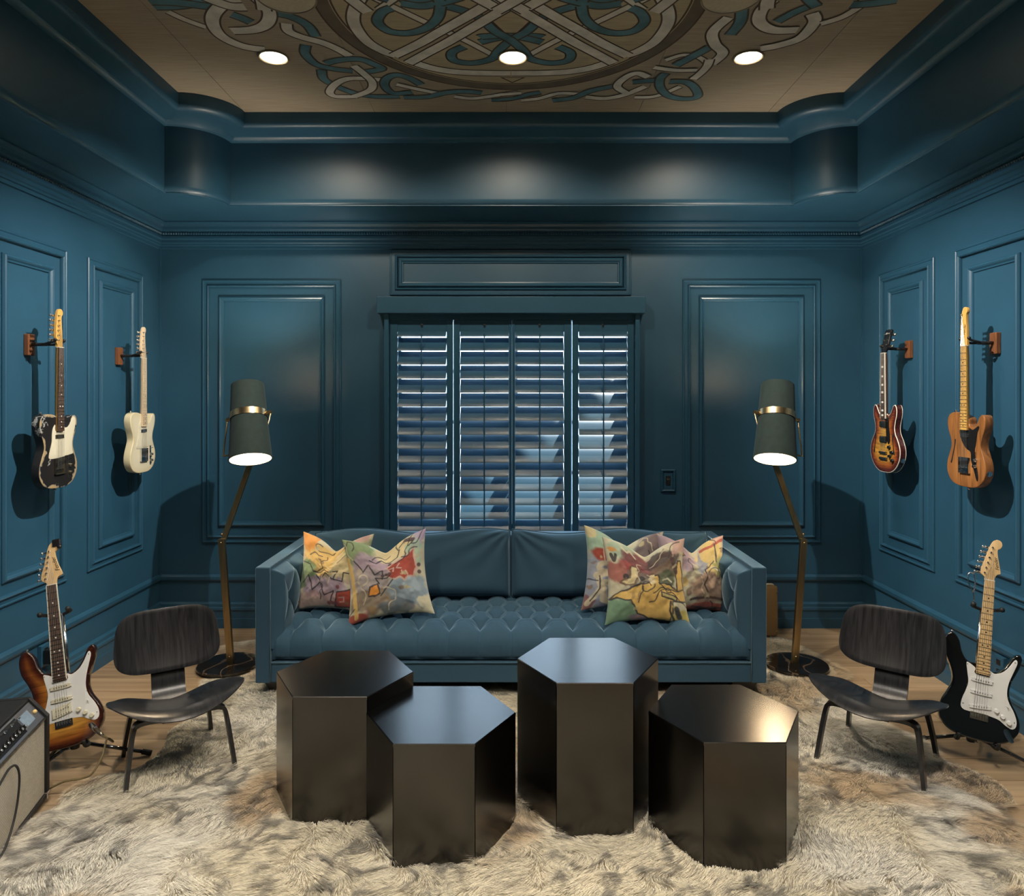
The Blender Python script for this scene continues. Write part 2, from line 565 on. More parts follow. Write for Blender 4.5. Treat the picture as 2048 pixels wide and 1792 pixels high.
# ---- painted knot mural: thin flat painted bands on the ceiling plane
M['mural_light'] = pm('mural_pale_grey', (.64,.61,.54), .75, var=.22, scale=14, bump=.1, bscale=90)
M['mural_teal'] = pm('mural_teal', (.085,.20,.24), .75, var=.35, scale=10, bump=.1, bscale=90)
M['mural_line'] = pm('mural_umber', (.075,.050,.028), .8, var=.25, scale=20)
M['mural_dark'] = pm('mural_dark', (.13,.105,.075), .8, var=.3, scale=8)
M['mural_ground'] = pm('mural_ochre', (.42,.34,.215), .75, var=.2, scale=6, bump=.15, bscale=90, stretch=(1,20,1))
def cpt(px, py):
    d = (ZC-HC)*F/(CY-py)
    return ((px-CX)*d/F, d)
layer = [0]
YM = 3.27
def strip(pts, w, mat, z, name='mural_band'):
    n = len(pts); L = []; R = []
    for i in range(n):
        a = Vector(pts[max(i-1,0)]); b = Vector(pts[min(i+1,n-1)])
        t = (b-a).normalized(); nn = Vector((-t.y, t.x)) * (w/2)
        p = Vector(pts[i]); L.append(p+nn); R.append(p-nn)
    vs = [(p.x, p.y, z) for p in L] + [(p.x, p.y, z) for p in R]
    return MB().add(vs, [(i, i+1, n+i+1, n+i) for i in range(n-1)])
def band(pts, w, mat, mirror_x=False, mirror_y=True, ln=.009, taper=False):
    base = [cpt(*p) for p in pts]
    variants = [(1, False)]
    if mirror_x: variants.append((-1, False))
    if mirror_y: variants += [(s, True) for s, _ in list(variants)]
    for sx, my in variants:
        q = [(sx*(x - .002), (2*YM - yy) if my else yy) for x, yy in base]
        if my and max(v[1] for v in q) > 3.30 and min(v[1] for v in q) > 3.2: continue
        q = catmull(q, 7)
        layer[0] += 1
        z = ZC - .0006 - layer[0]*.000035
        strip(q, w+2*ln, None, z).build('mural_outline', M['mural_line'], CEIL)
        strip(q, w, None, z-.000018).build('mural_band', M[mat], CEIL)
# medallion ground and ring
ZM = ZC-.0003
ns = 96
def disc_ring(r0, r1, z, mat, name):
    vs = []; fs = []
    for i in range(ns):
        a = 2*PI*i/ns
        vs += [(r0*math.cos(a), YM + r0*math.sin(a), z), (r1*math.cos(a), YM + r1*math.sin(a), z)]
    for i in range(ns):
        a = 2*i; b = 2*((i+1) % ns)
        fs.append((a, a+1, b+1, b))
    return MB().add(vs, fs).build(name, M[mat], CEIL)
disc_ring(.01, .86, ZM, 'mural_ground', 'mural_ground')
disc_ring(.825, .835, ZM-.0001, 'mural_line', 'mural_outline')
disc_ring(.840, .905, ZM-.0001, 'mural_dark', 'mural_ring')
disc_ring(.905, .915, ZM-.0001, 'mural_line', 'mural_outline')
L_ = lambda pts: [(300+a*.3906, b*.3906) for a, b in pts]
R_ = lambda pts: [(1000+a*.3906, b*.3906) for a, b in pts]
A_, B_, C_ = .058, .046, .034
# counter diagonals first (they run under)
band(L_([(1150,-12),(1290,55),(1410,112),(1530,165),(1640,218),(1760,282)]), C_, 'mural_light', True)
# teal loops
band(L_([(1290,22),(1380,8),(1480,22),(1600,52),(1700,95),(1765,150),(1805,185)]), B_, 'mural_teal', True)
band(L_([(1490,30),(1475,90),(1420,140),(1330,168),(1230,160),(1168,112),(1190,62),(1240,40)]), B_, 'mural_teal', True)
band(L_([(1690,215),(1790,192),(1890,182),(1990,186),(2010,190)]), B_, 'mural_teal', True)
band(L_([(1610,238),(1548,268),(1560,308),(1650,322),(1750,300),(1790,255),(1850,205),(1930,160),(1990,105)]), B_, 'mural_teal', True)
# big pale straps
band(L_([(1085,-25),(1046,60),(1052,130),(1115,212),(1200,262),(1262,283)]), A_, 'mural_light', True)
band(L_([(1250,285),(1380,222),(1480,165),(1600,98),(1700,40),(1800,-18)]), A_, 'mural_light', True)
band(L_([(1848,374),(1700,373),(1560,366),(1440,346),(1335,312)]), A_, 'mural_light', True)
band(L_([(1325,322),(1430,265),(1530,212),(1700,112),(1840,30),(1930,-20)]), A_, 'mural_light', True)
# small triangle
tri = [cpt(*p) for p in L_([(1790,395),(1925,395),(1855,425)])]
for my in (0, 1):
    q = [(x, 2*YM-yy if my else yy) for x, yy in tri]
    MB().add([(x, yy, ZM-.0002) for x, yy in q], [(0,1,2)]).build('mural_outline', M['mural_line'], CEIL)
    c = (sum(p[0] for p in q)/3, sum(p[1] for p in q)/3)
    MB().add([(c[0]+(x-c[0])*.72, c[1]+(yy-c[1])*.72, ZM-.00025) for x, yy in q], [(0,1,2)]).build('mural_band', M['mural_ground'], CEIL)
# left outer chain
W, T = 'mural_light', 'mural_teal'
for pts, w, mt in [
    ([(20,32),(120,30),(200,20),(310,2)], .05, T), ([(420,72),(470,90),(520,112)], .05, T),
    ([(95,58),(180,98),(290,138)], .036, W),
    ([(620,62),(720,82),(805,125),(850,185)], B_, T),
    ([(545,-15),(612,55),(600,118),(530,150),(420,156)], .06, W),
    ([(470,5),(395,10),(335,60),(322,112),(352,168),(410,208),(490,238),(590,252)], .06, W),
    ([(800,228),(798,275),(855,328),(950,352),(1040,362)], .045, T),
    ([(700,118),(712,158),(780,188),(880,215),(960,248),(1025,285)], .05, W),
    ([(900,322),(980,304),(1080,302),(1150,328),(1188,350),(1110,366)], .045, T),
    ([(880,355),(895,405),(980,450),(1060,478),(1150,492),(1280,492)], .045, T),
    ([(1050,492),(955,492),(922,470),(950,430),(1010,402),(1100,400),(1195,408)], .045, W),
    ([(1045,335),(1100,378),(1140,420),(1128,460),(1045,493)], .045, W),
    ([(1390,432),(1330,398),(1262,382),(1212,402),(1205,440),(1250,476),(1345,470)], .045, T),
    ([(1265,430),(1390,458),(1480,476)], .036, W),
    ([(1300,496),(1420,494),(1520,472),(1620,466),(1700,474)], .045, T),
    ([(1560,492),(1650,502),(1750,490),(1850,474),(1890,470)], .036, W),
    ([(1750,510),(1830,508),(1910,490),(2000,474)], .036, T)]:
    band(L_(pts), w, mt)
for pts, w, mt in [
    ([(0,482),(60,478),(110,474)], .034, W), ([(0,508),(80,500),(150,480),(210,470)], .036, T),
    ([(110,512),(200,502),(300,476),(400,478)], .036, W), ([(270,512),(370,500),(470,462),(590,438)], .045, T),
    ([(440,494),(540,502),(640,482),(745,440)], .045, W),
    ([(690,496),(800,490),(925,440)], .034, W),
    ([(680,418),(745,412),(812,408)], .045, T),
    ([(760,392),(700,372),(635,400),(602,440),(645,472)], .045, W),
    ([(870,415),(955,418),(1002,450),(1012,492),(950,504),(870,490),(825,450),(820,405),(850,372)], .045, T),
    ([(1420,108),(1520,55),(1640,8)], .045, T), ([(1240,30),(1232,108),(1180,175)], .05, T),
    ([(850,305),(940,278),(1020,290),(1062,320)], .03, W),
    ([(900,332),(980,290),(1075,238)], .05, T),
    ([(790,342),(900,356),(1010,356)], .036, W),
    ([(1172,85),(1092,160),(1102,222),(1142,270),(1085,325)], .055, W),
    ([(1075,300),(1062,335),(1030,370),(990,402)], .045, W),
    ([(1400,-5),(1340,50),(1332,110),(1400,150),(1525,150)], .06, W),
    ([(1600,65),(1612,110),(1540,190),(1430,228),(1335,246)], .058, W),
    ([(1645,118),(1760,80),(1880,5)], .04, W), ([(1800,20),(1920,12),(2040,-5)], .05, T)]:
    band(R_(pts), w, mt)

# ---- window behind the shutters
WIN = empty('window_1', (0, YB+.12, WZ0), kind='structure', label='tall window behind the teal louvered shutters')
M['winframe'] = pm('white_window_frame', (.55,.55,.53), .5, var=.08)
def glass():
    m, nt, b = new_mat('clear_glass')
    out = nt.nodes['Material Output']
    tr = nt.nodes.new('ShaderNodeBsdfTransparent'); tr.inputs['Color'].default_value = (.93,.96,.97,1)
    gl = nt.nodes.new('ShaderNodeBsdfGlossy'); gl.inputs['Roughness'].default_value = .02
    ms = nt.nodes.new('ShaderNodeMixShader')
    ms.inputs[0].default_value = .07
    nt.links.new(tr.outputs[0], ms.inputs[1]); nt.links.new(gl.outputs[0], ms.inputs[2])
    nt.links.new(ms.outputs[0], out.inputs['Surface'])
    return m
M['glass'] = glass()
wfm = MB()
h = WZ1-WZ0
for x0, x1 in ((WX0, WX0+.05), (WX1-.05, WX1), (-.02, .05)):
    wfm.box(x0, x1, -.03, .03, 0, h)
for z0, z1 in ((0, .05), (h-.05, h)):
    wfm.box(WX0, WX1, -.03, .03, z0, z1)
wfm.build('window_frame', M['winframe'], WIN)
for x0, x1 in ((WX0+.05, -.02), (.05, WX1-.05)):
    mu = MB()
    xm = (x0+x1)/2
    mu.box(xm-.012, xm+.012, -.015, .015, .05, h-.05)
    for k in (1, 2, 3):
        mu.box(x0, x1, -.014, .014, .05+(h-.1)*k/4-.012, .05+(h-.1)*k/4+.012)
    mu.build('glazing_bar', M['winframe'], WIN)
    MB().box(x0, x1, -.003, .003, .05, h-.05).build('pane', M['glass'], WIN)
# shutter surround: side posts and valance
YS = YB-.035          # front face plane of shutters
x_of = lambda px: (px-CX)*(YS)/F
z_of = lambda py: HC-(py-CY)*(YS)/F
fr_ = MB()
for a, b in ((770, 779), (1269, 1278)):
    fr_.cbox(x_of(a), x_of(b), YB-.075-YB-.12, -.12, 0-.15, z_of(628)-WZ0, .004)
fr_.build('shutter_surround', M['trimpaint'], WIN)
MB().cbox(x_of(758), x_of(1287), -.12-.125, -.12, z_of(629)-WZ0, z_of(596)-WZ0, .004).build('valance', M['trimpaint'], WIN)
MB().box(x_of(779), x_of(1269), -.12-.05, -.12+.06, z_of(640)-WZ0, z_of(629)-WZ0).build('head_rail', M['trimpaint'], WIN)

# ---- louvered shutter panels
PITCH = .1027; CH = .128; TH = math.radians(52)
lou_n = 12
def louver_mesh(L):
    vs = []; fs = []
    for sx in (-L/2, L/2):
        for i in range(lou_n):
            a = 2*PI*i/lou_n
            u = CH/2*math.cos(a); w = .0052*math.sin(a)
            vs.append((sx, u*math.cos(TH) - w*math.sin(TH), u*math.sin(TH) + w*math.cos(TH)))
    fs = [tuple(range(lou_n))[::-1], tuple(range(lou_n, 2*lou_n))]
    fs += [(i, (i+1) % lou_n, lou_n+(i+1) % lou_n, lou_n+i) for i in range(lou_n)]
    return MB().add(vs, fs)
panels = [(779.5, 795, 893, 906, 'leftmost'), (908, 920, 1018, 1023.5, 'second from the left'), (1024.5, 1030, 1128, 1142, 'third from the left'), (1144.5, 1157, 1255, 1268.5, 'rightmost')]
lou_src = None
for (s0, a, b, s1, w) in panels:
    xa, xb, xc, xd = [x_of(v) for v in (s0, a, b, s1)]
    root = empty('shutter_panel', ((xa+xd)/2, YB-.02, WZ0-.06), label='teal louvered shutter panel, %s of the four on the window' % w, cat='shutter', group='window shutters')
    cx = (xa+xd)/2
    zt = z_of(640)-(WZ0-.06)
    for x0, x1 in ((xa, xb), (xc, xd)):
        MB().cbox(x0-cx, x1-cx, -.018, .018, 0, zt, .002).build('stile', M['trimpaint'], root)
    MB().cbox(xb-cx, xc-cx, -.015, .015, zt-.085, zt, .002).build('rail', M['trimpaint'], root)
    MB().cbox(xb-cx, xc-cx, -.015, .015, 0, .045, .002).build('rail', M['trimpaint'], root)
    # small slotted catch in the top rail
    k = MB().lathe([(.001,0),(.010,0),(.010,.006),(.006,.008),(.001,.008)], 12, Matrix.Translation(((xb+xc)/2-cx, -.015, zt-.04)) @ Matrix.Rotation(PI/2, 4, 'X') @ Matrix.Diagonal((.8,1.5,1,1)))
    k.build('catch', M['black'], root)
    L = xc-xb-.004
    zz = z_of(660) - (WZ0-.06)
    first = None
    i = 0
    while zz - i*PITCH > .085:
        z = zz - i*PITCH
        if first is None:
            first = louver_mesh(L).build('louver', M['trimpaint'], root, smooth=True, angle=60)
            o = first
        else:
            o = first.copy(); COL.objects.link(o); o.parent = root
        o.location = ((xb+xc)/2-cx, 0, z)
        i += 1
    MB().cbox((xb+xc)/2-cx-.005, (xb+xc)/2-cx+.005, -.052, -.044, .12, zt-.10, .002).build('tilt_rod', M['trimpaint'], root)

# ---- outside: unseen pale ground added to bounce sun, unseen slab added to shade louvers
tag(MB().box(-8, 8, YB+.3, 14, -.45, -.3).build('ground', pm('bounce_ground', (.42,.40,.36), .9, var=.25, scale=4)), kind='structure', label='unseen pale ground added outside the window to bounce sun')
pa = Vector((.69, YB+.12, 1.98)); pb = Vector((-.70, YB+.12, .95))  # added slab's edge is set to throw a slanting shadow line across the shutters
ea = pa + SUN*(1.1/SUN.y); eb = pb + SUN*(1.1/SUN.y)
ext = (ea-eb).normalized()
ea2 = ea + ext*2.5; eb2 = eb - ext*1.2
up = Vector((-.62, -.0, .78))
q = [eb2, ea2, ea2+up*3.0, eb2+up*3.0]
nrm = Vector((0,-.05,0))
tag(MB().add([tuple(p) for p in q]+[tuple(p+nrm) for p in q], [(0,1,2,3),(7,6,5,4),(0,4,5,1),(1,5,6,2),(2,6,7,3),(3,7,4,0)]).build('sun_blocker', M['winframe']), kind='structure', label='unseen slab added outside to shade part of the window')
# ================================================================ ceiling fixtures
WARM = (1.0, .92, .81)
M['bulb'] = emit_mat('warm_lamp_face', (1.0,.86,.62), 28.0)
M['can_trim'] = pm('tan_can_trim', (.26,.21,.14), .6, var=.1)
def spot(name, parent, loc, direction, energy, size, blend, rad=.04, col=WARM):
    d = bpy.data.lights.new(name, 'SPOT')
    d.energy = energy; d.spot_size = math.radians(size); d.spot_blend = blend
    d.shadow_soft_size = rad; d.color = col
    o = bpy.data.objects.new(name, d)
    COL.objects.link(o)
    o.parent = parent
    o.location = loc
    o.rotation_euler = Vector(direction).to_track_quat('-Z', 'Y').to_euler()
    return o
def downlight(x, y, label, energy=64.0, cone=130, blend=.5, aim=(0,.3,-1)):
    r = empty('recessed_downlight', (x, y, ZC-.003), label=label, cat='light', group='recessed ceiling lights')
    MB().lathe([(.076,.0),(.082,-.004),(.078,-.010),(.070,-.006),(.066,.0)], 32).build('trim_ring', M['can_trim'], r, smooth=True)
    MB().lathe([(.001,-.012),(.035,-.011),(.06,-.007),(.068,-.001)], 32).build('lamp_face', M['bulb'], r, smooth=True)
    spot('light', r, (0,0,-.03), aim, energy, cone, blend, .05, (1.0,.86,.68) if aim[1] else WARM)
    return r
YR = 3.776
downlight(-1.267, YR, 'glowing recessed downlight, leftmost of the three on the mural ceiling')
downlight(0.01, YR, 'glowing recessed downlight in the middle of the mural ceiling')
downlight(1.267, YR, 'glowing recessed downlight, rightmost of the three on the mural ceiling')
for y in (1.75, -.3):
    for x, w in ((-1.267, 'left'), (0, 'middle'), (1.267, 'right')):
        downlight(x, y, 'recessed downlight out of view, %s one of the %s row' % (w, 'nearer' if y > 1 else 'rearmost'), 240.0 if y > 1 else 110.0, 112, .8, (0,0,-1))
# pair of eyeball spots aimed at the guitar walls
for sx, w in ((-1, 'left'), (1, 'right')):
    r = empty('eyeball_spotlight', (sx*.13, 2.95, ZC-.003), label='eyeball ceiling spotlight aimed at the %s guitar wall' % w, cat='light', group='eyeball spotlights')
    dv = Vector((sx*2.32, 1.15, -1.85)).normalized()
    q = dv.to_track_quat('-Z', 'Y').to_matrix().to_4x4()
    MB().lathe([(.06,0),(.066,-.004),(.062,-.012),(.052,-.006)], 24).build('trim_ring', M['can_trim'], r, smooth=True)
    MB().lathe([(.001,.03),(.045,.02),(.05,-.01),(.042,-.045),(.036,-.045)], 24, q, caps=False).build('eyeball', M['can_trim'], r, smooth=True)
    MB().lathe([(.001,-.032),(.02,-.033),(.036,-.036)], 20, q).build('lamp_face', M['bulb'], r, smooth=True)
    spot('light', r, tuple(dv*.06), dv, 600.0, 53, 1.0, .018, (1.0,.93,.84))
# round paintable ceiling speakers
M['speaker_cloth'] = pm('tan_speaker_cloth', (.46,.40,.29), .8, var=.1, scale=60, bump=.2, bscale=600)
for sx, w in ((-1, 'left'), (1, 'right')):
    r = empty('ceiling_speaker', (sx*1.02 if sx < 0 else 1.00, 3.20, ZC-.003), label='round tan in-ceiling speaker at the %s of the mural' % w, cat='speaker', group='ceiling speakers')
    MB().lathe([(.001,-.010),(.10,-.010),(.128,-.008),(.134,-.004)], 40).build('grille', M['speaker_cloth'], r, smooth=True)
    MB().lathe([(.134,0),(.140,-.005),(.137,-.009),(.132,-.008)], 40, caps=False).build('rim', M['can_trim'], r, smooth=True)

# ================================================================ floor lamps
def marble():
    m, nt, b = new_mat('black_veined_marble')
    tc = nt.nodes.new('ShaderNodeTexCoord')
    wv = nt.nodes.new('ShaderNodeTexWave'); wv.inputs['Scale'].default_value = 2.2
    wv.inputs['Distortion'].default_value = 9; wv.inputs['Detail'].default_value = 4; wv.inputs['Detail Scale'].default_value = 1.6
    nt.links.new(tc.outputs['Object'], wv.inputs['Vector'])
    cr = nt.nodes.new('ShaderNodeValToRGB')
    cr.color_ramp.elements[0].position = .965; cr.color_ramp.elements[0].color = (.010,.008,.007,1)
    cr.color_ramp.elements[1].position = .997; cr.color_ramp.elements[1].color = (.10,.07,.045,1)
    nt.links.new(wv.outputs['Fac'], cr.inputs[0]); nt.links.new(cr.outputs[0], b.inputs['Base Color'])
    b.inputs['Roughness'].default_value = .10
    return m
M['marble'] = marble()
M['shade'] = pm('dark_green_velvet_shade', (.011,.024,.020), .9, var=.25, scale=30, bump=.2, bscale=700, sheen=.08)
M['lining'] = pm('white_shade_lining', (.62,.54,.40), .7, var=.03)
M['bulb2'] = emit_mat('warm_bulb', (1.0,.78,.48), 8.0)
def floor_lamp(sx, base, label):
    """sx=+1: the upper arm leans towards +x (left lamp)"""
    r = empty('floor_lamp', base, label=label, cat='floor lamp', group='brass floor lamps')
    MB().lathe([(.001,0),(.186,0),(.190,.004),(.190,.016),(.186,.02),(.001,.02)], 48).build('base', M['marble'], r, smooth=True, angle=40)
    # flat bar post in two leaning pieces
    def bar(p, q, w, t, name):
        p = Vector(p); q = Vector(q)
        ax = (q-p).normalized(); yv = Vector((0,1,0)); xv = yv.cross(ax).normalized(); yv = ax.cross(xv)
        m = Matrix((( xv.x, yv.x, ax.x, p.x), (xv.y, yv.y, ax.y, p.y), (xv.z, yv.z, ax.z, p.z), (0,0,0,1)))
        return MB().cbox(-w/2, w/2, -t/2, t/2, 0, (q-p).length, .002, m).build(name, M['brass'], r)
    kx = -sx*.045
    K = (kx, 0, .80)
    low = bar((sx*.012, 0, .018), K, .040, .028, 'lower_post')
    T = (sx*.128, .155, 1.40)
    upp = bar((kx, .016, .775), T, .034, .020, 'upper_arm')
    for z, xx, par in ((.06, sx*.009, low), (.775, kx, low), (.83, kx+sx*.006, upp)):
        MB().lathe([(.001,0),(.007,0),(.007,.003),(.004,.005),(.001,.005)], 10, Matrix.Translation((xx, -.014, z)) @ Matrix.Rotation(PI/2, 4, 'X')).build('screw', M['brass'], par, smooth=True)
    # shade: slightly tapered drum, tilted
    tilt = -sx*math.radians(10)
    sm = Matrix.Translation((sx*.139, -.03, 1.535)) @ Matrix.Rotation(tilt, 4, 'Y') @ Matrix.Rotation(math.radians(-20), 4, 'X')
    zb, zm0, zm1, zt = -.245, .02, .062, .25
    rb, rm, rt = .128, .110, .100
    sh = MB().lathe([(rb,zb),(rb-.004,zb-.0005),(rb-.005,zb),(rm-.005,zm0),(rm-.005,zm1),(rt-.005,zt),(rt,zt),(rm,zm1),(rm,zm0),(rb,zb)], 48, sm, caps=False)
    sho = sh.build('lamp_shade', M['shade'], r, smooth=True, angle=50)
    MB().lathe([(rb-.006,zb+.001),(rm-.006,zm0),(rm-.006,zm1),(rt-.006,zt-.001)], 48, sm, caps=False).build('shade_lining', M['lining'], sho, smooth=True)
    MB().lathe([(rm+.0015,zm0),(rm+.004,zm0),(rm+.004,zm1-.002),(rm+.0015,zm1-.002),(rm+.0015,zm0)], 48, sm, caps=False).build('band', M['brass'], sho, smooth=True, angle=40)
    zc_ = (zm0+zm1)/2
    for s in (-1, 1):
        MB().lathe([(.001,0),(.013,0),(.013,.020),(.010,.022),(.010,.034),(.001,.034)], 16, sm @ Matrix.Translation((s*(rm+.003), 0, zc_)) @ Matrix.Rotation(s*PI/2, 4, 'Y')).build('pivot', M['brass'], r, smooth=True, angle=40)
        # bent wire yoke running back to the arm
        a = sm @ Vector((s*(rm+.028), 0, zc_-.01)); b = sm @ Vector((s*(rm+.012) - sx*.085, .085, -.165)); c = Vector(T) + Vector((0, -.004, -.03))
        MB().tube([a, b, (b+ (c-b)*.03), c], .0052, 8).build('yoke', M['brass'], r, smooth=True)
    # bulb and its light
    bc = sm @ Vector((0, 0, -.03))
    MB().lathe([(.001,-.05),(.018,-.046),(.030,-.03),(.032,-.012),(.024,.012),(.014,.03),(.013,.06),(.001,.06)], 20, sm).build('bulb', M['bulb2'], r, smooth=True)
    d = bpy.data.lights.new('light', 'POINT'); d.energy = 11.0; d.color = (1.0,.84,.62); d.shadow_soft_size = .05
    lo = bpy.data.objects.new('light', d); COL.objects.link(lo); lo.parent = r; lo.location = sm @ Vector((0,0,-.12))
    d2 = bpy.data.lights.new('light', 'POINT'); d2.energy = 52.0; d2.color = (1.0,.92,.80); d2.shadow_soft_size = .03
    l2 = bpy.data.objects.new('light', d2); COL.objects.link(l2); l2.parent = r; l2.location = sm @ Vector((0,0,.12))
    return r
floor_lamp(1, (-1.775, 4.45, .012), 'brass floor lamp with dark green drum shade left of the sofa')
floor_lamp(-1, (1.796, 4.45, .012), 'brass floor lamp with dark green drum shade right of the sofa')
# ================================================================ sofa
def velvet(name, col):
    m, nt, b = new_mat(name)
    tc = nt.nodes.new('ShaderNodeTexCoord')
    nz = nt.nodes.new('ShaderNodeTexNoise'); nz.inputs['Scale'].default_value = 5; nz.inputs['Detail'].default_value = 5
    nt.links.new(tc.outputs['Object'], nz.inputs['Vector'])
    mx = nt.nodes.new('ShaderNodeMix'); mx.data_type = 'RGBA'
    mx.inputs['A'].default_value = (*[c*.85 for c in col], 1); mx.inputs['B'].default_value = (*[c*1.12 for c in col], 1)
    nt.links.new(nz.outputs['Fac'], mx.inputs['Factor'])
    nt.links.new(mx.outputs['Result'], b.inputs['Base Color'])
    b.inputs['Roughness'].default_value = .8
    b.inputs['Specular IOR Level'].default_value = .2
    b.inputs['Sheen Weight'].default_value = 1.0
    b.inputs['Sheen Roughness'].default_value = .32
    b.inputs['Sheen Tint'].default_value = (.55,.77,.92,1)
    return m
M['velvet'] = velvet('blue_velvet', (.033, .078, .120))
M['darkwood'] = pm('espresso_wood', (.018,.012,.010), .35, var=.4, scale=20, stretch=(1,1,6))
SF, SB = 3.92, 5.00           # sofa front and back
SX = 1.418                    # half width
SZ0, SZ1 = .115, .758
sofa = empty('sofa', (0, (SF+SB)/2, 0), label='long blue velvet tufted sofa in front of the shuttered window', cat='sofa')
off = Vector((0, -(SF+SB)/2, 0))
def sofa_part(mb, name, mat='velvet', **k):
    mb.v = [(x, y-(SF+SB)/2, z) for x, y, z in mb.v]
    return mb.build(name, M[mat], sofa, **k)
# outer arm panels and back
for s in (-1, 1):
    x0, x1 = sorted((s*SX, s*(SX-.083)))
    arm = sofa_part(MB().cbox(x0, x1, SF, SB, SZ0, SZ1, .008), 'arm')
    # welt on the inner front edge
    xw = s*(SX-.083)
    mb = MB().tube([(xw, SF-.001, SZ0+.01), (xw, SF-.001, SZ1-.006), (xw, SF+.01, SZ1+.001), (xw, SB-.2, SZ1+.001)], .0035, 6)
    mb.v = [(x, y-(SF+SB)/2, z) for x, y, z in mb.v]
    mb.build('welt', M['velvet'], arm, smooth=True)
bk = sofa_part(MB().cbox(-SX+.083, SX-.083, SB-.16, SB, SZ0, SZ1, .01), 'back')
# base apron
sofa_part(MB().cbox(-SX+.083, SX-.083, SF+.012, SB-.17, SZ0, .226, .006), 'base')
mbw = MB().tube([(-SX+.085, SF+.006, .228), (SX-.085, SF+.006, .228)], .004, 6)
sofa_part(mbw, 'welt', smooth=True)
# tufted seat
IN = SX-.083
nu, nv = 620, 150
# profile: from bottom front (.23) up over a rolled edge to the back
prof = [(.012,.230),(.006,.26),(.004,.29),(.010,.325),(.028,.358),(.060,.385),(.10,.402),(.15,.414),(.25,.422),(.40,.424),(.62,.424)]
pc = catmull(prof, 14)
pc = np.array(pc); seg = np.r_[0, np.cumsum(np.hypot(*np.diff(pc, axis=0).T))]
tt = np.linspace(0, seg[-1], nv)
py_ = np.interp(tt, seg, pc[:,0]); pz_ = np.interp(tt, seg, pc[:,1])
ty = np.gradient(py_); tz = np.gradient(pz_); ln = np.hypot(ty, tz); ny = -tz/ln; nz_ = ty/ln
s0 = np.interp(.105, py_[nv//3:], tt[nv//3:])     # arc length of the front button row
U = np.linspace(-IN, IN, nu)
uu, ss = np.meshgrid(U, tt, indexing='ij')
DU = .1765; DV = .215
a = uu/DU + (ss-s0)/DV; b = uu/DU - (ss-s0)/DV
pil = np.sqrt(np.abs(np.sin(PI*a)*np.sin(PI*b)))
hd = pil**.42
hp = np.abs(np.sin(PI*uu/DU))**.38
front = ss < s0
h = np.where(front, hp*sstep(0, .03, ss), hd)
# blend depth of pleats: shallower lower down
amp = np.where(front, .012 + .030*sstep(.03, s0, ss), .040)
# deeper pits at the buttons
ia = np.round(a); ib = np.round(b)
ub = (ia+ib)/2*DU; sb = s0 + (ia-ib)/2*DV
dist = np.hypot(uu-ub, ss-sb)
pit = np.exp(-(dist/.042)**2)*.030*((sb > s0-.01))
crease = vnoise(uu*60, ss*22, 5)*.0015
disp = amp*h - pit - crease - .026
edge = sstep(0, .03, IN-np.abs(uu))
disp = disp*edge - .02*(1-edge)
X = uu; Y = SF + py_[None,:] + disp*ny[None,:]*-1*-1; Z = pz_[None,:] + disp*nz_[None,:]
vv = np.stack([X, Y-(SF+SB)/2, Z], -1).reshape(-1, 3)
np_mesh('tufted_seat', vv, grid_quads(nu, nv)[:, ::-1], mat=M['velvet'], parent=sofa)
# buttons sunk in the pits
bm_me = None
for r_ in range(0, 4):
    for k in range(-9, 10):
        ub_ = (k + (.5 if r_ % 2 else 0))*DU
        if abs(ub_) > IN-.05: continue
        sb_ = s0 + r_*DV/2
        if sb_ > seg[-1]-.05: continue
        yb_ = np.interp(sb_, tt, py_); zb_ = np.interp(sb_, tt, pz_)
        if bm_me is None:
            ob = MB().lathe([(.001,.006),(.006,.005),(.009,.002),(.010,-.002)], 12).build('tuft_button', M['velvet'], sofa, smooth=True)
            bm_me = ob.data
        else:
            ob = bpy.data.objects.new('tuft_button', bm_me); COL.objects.link(ob); ob.parent = sofa
        ob.location = (ub_, SF+yb_-(SF+SB)/2, zb_-.050)
# tufted inner arm pads
for s in (-1, 1):
    na, nb = 150, 110
    yy = np.linspace(SF+.012, SB-.19, na); zz = np.linspace(.30, SZ1-.014, nb)
    YY, ZZ = np.meshgrid(yy, zz, indexing='ij')
    DA, DB = .23, .30
    a = (YY-SF-.155)/DA + (ZZ-.56)/DB; b = (YY-SF-.155)/DA - (ZZ-.56)/DB
    pil = np.sqrt(np.abs(np.sin(PI*a)*np.sin(PI*b)))**.6
    ia = np.round(a); ib = np.round(b)
    dist = np.hypot(YY-(SF+.155+(ia+ib)/2*DA), ZZ-(.56+(ia-ib)/2*DB))
    pit = np.exp(-(dist/.028)**2)*.018
    ef = np.minimum(sstep(-.0, .055, YY-SF-.012)**.5, sstep(0, .05, SZ1-.014-ZZ)**.5)
    fy = sstep(0, .22, YY-SF)
    dep = .066 + (.030*(pil-.6)*fy - pit*fy)
    dep = dep*ef*sstep(0, .08, SB-.19-YY+.06)
    XX = s*(IN + .002 - dep)
    vv = np.stack([XX, YY-(SF+SB)/2, ZZ], -1).reshape(-1, 3)
    q = grid_quads(na, nb)
    np_mesh('arm_pad', vv, q if s > 0 else q[:, ::-1], mat=M['velvet'], parent=sofa)
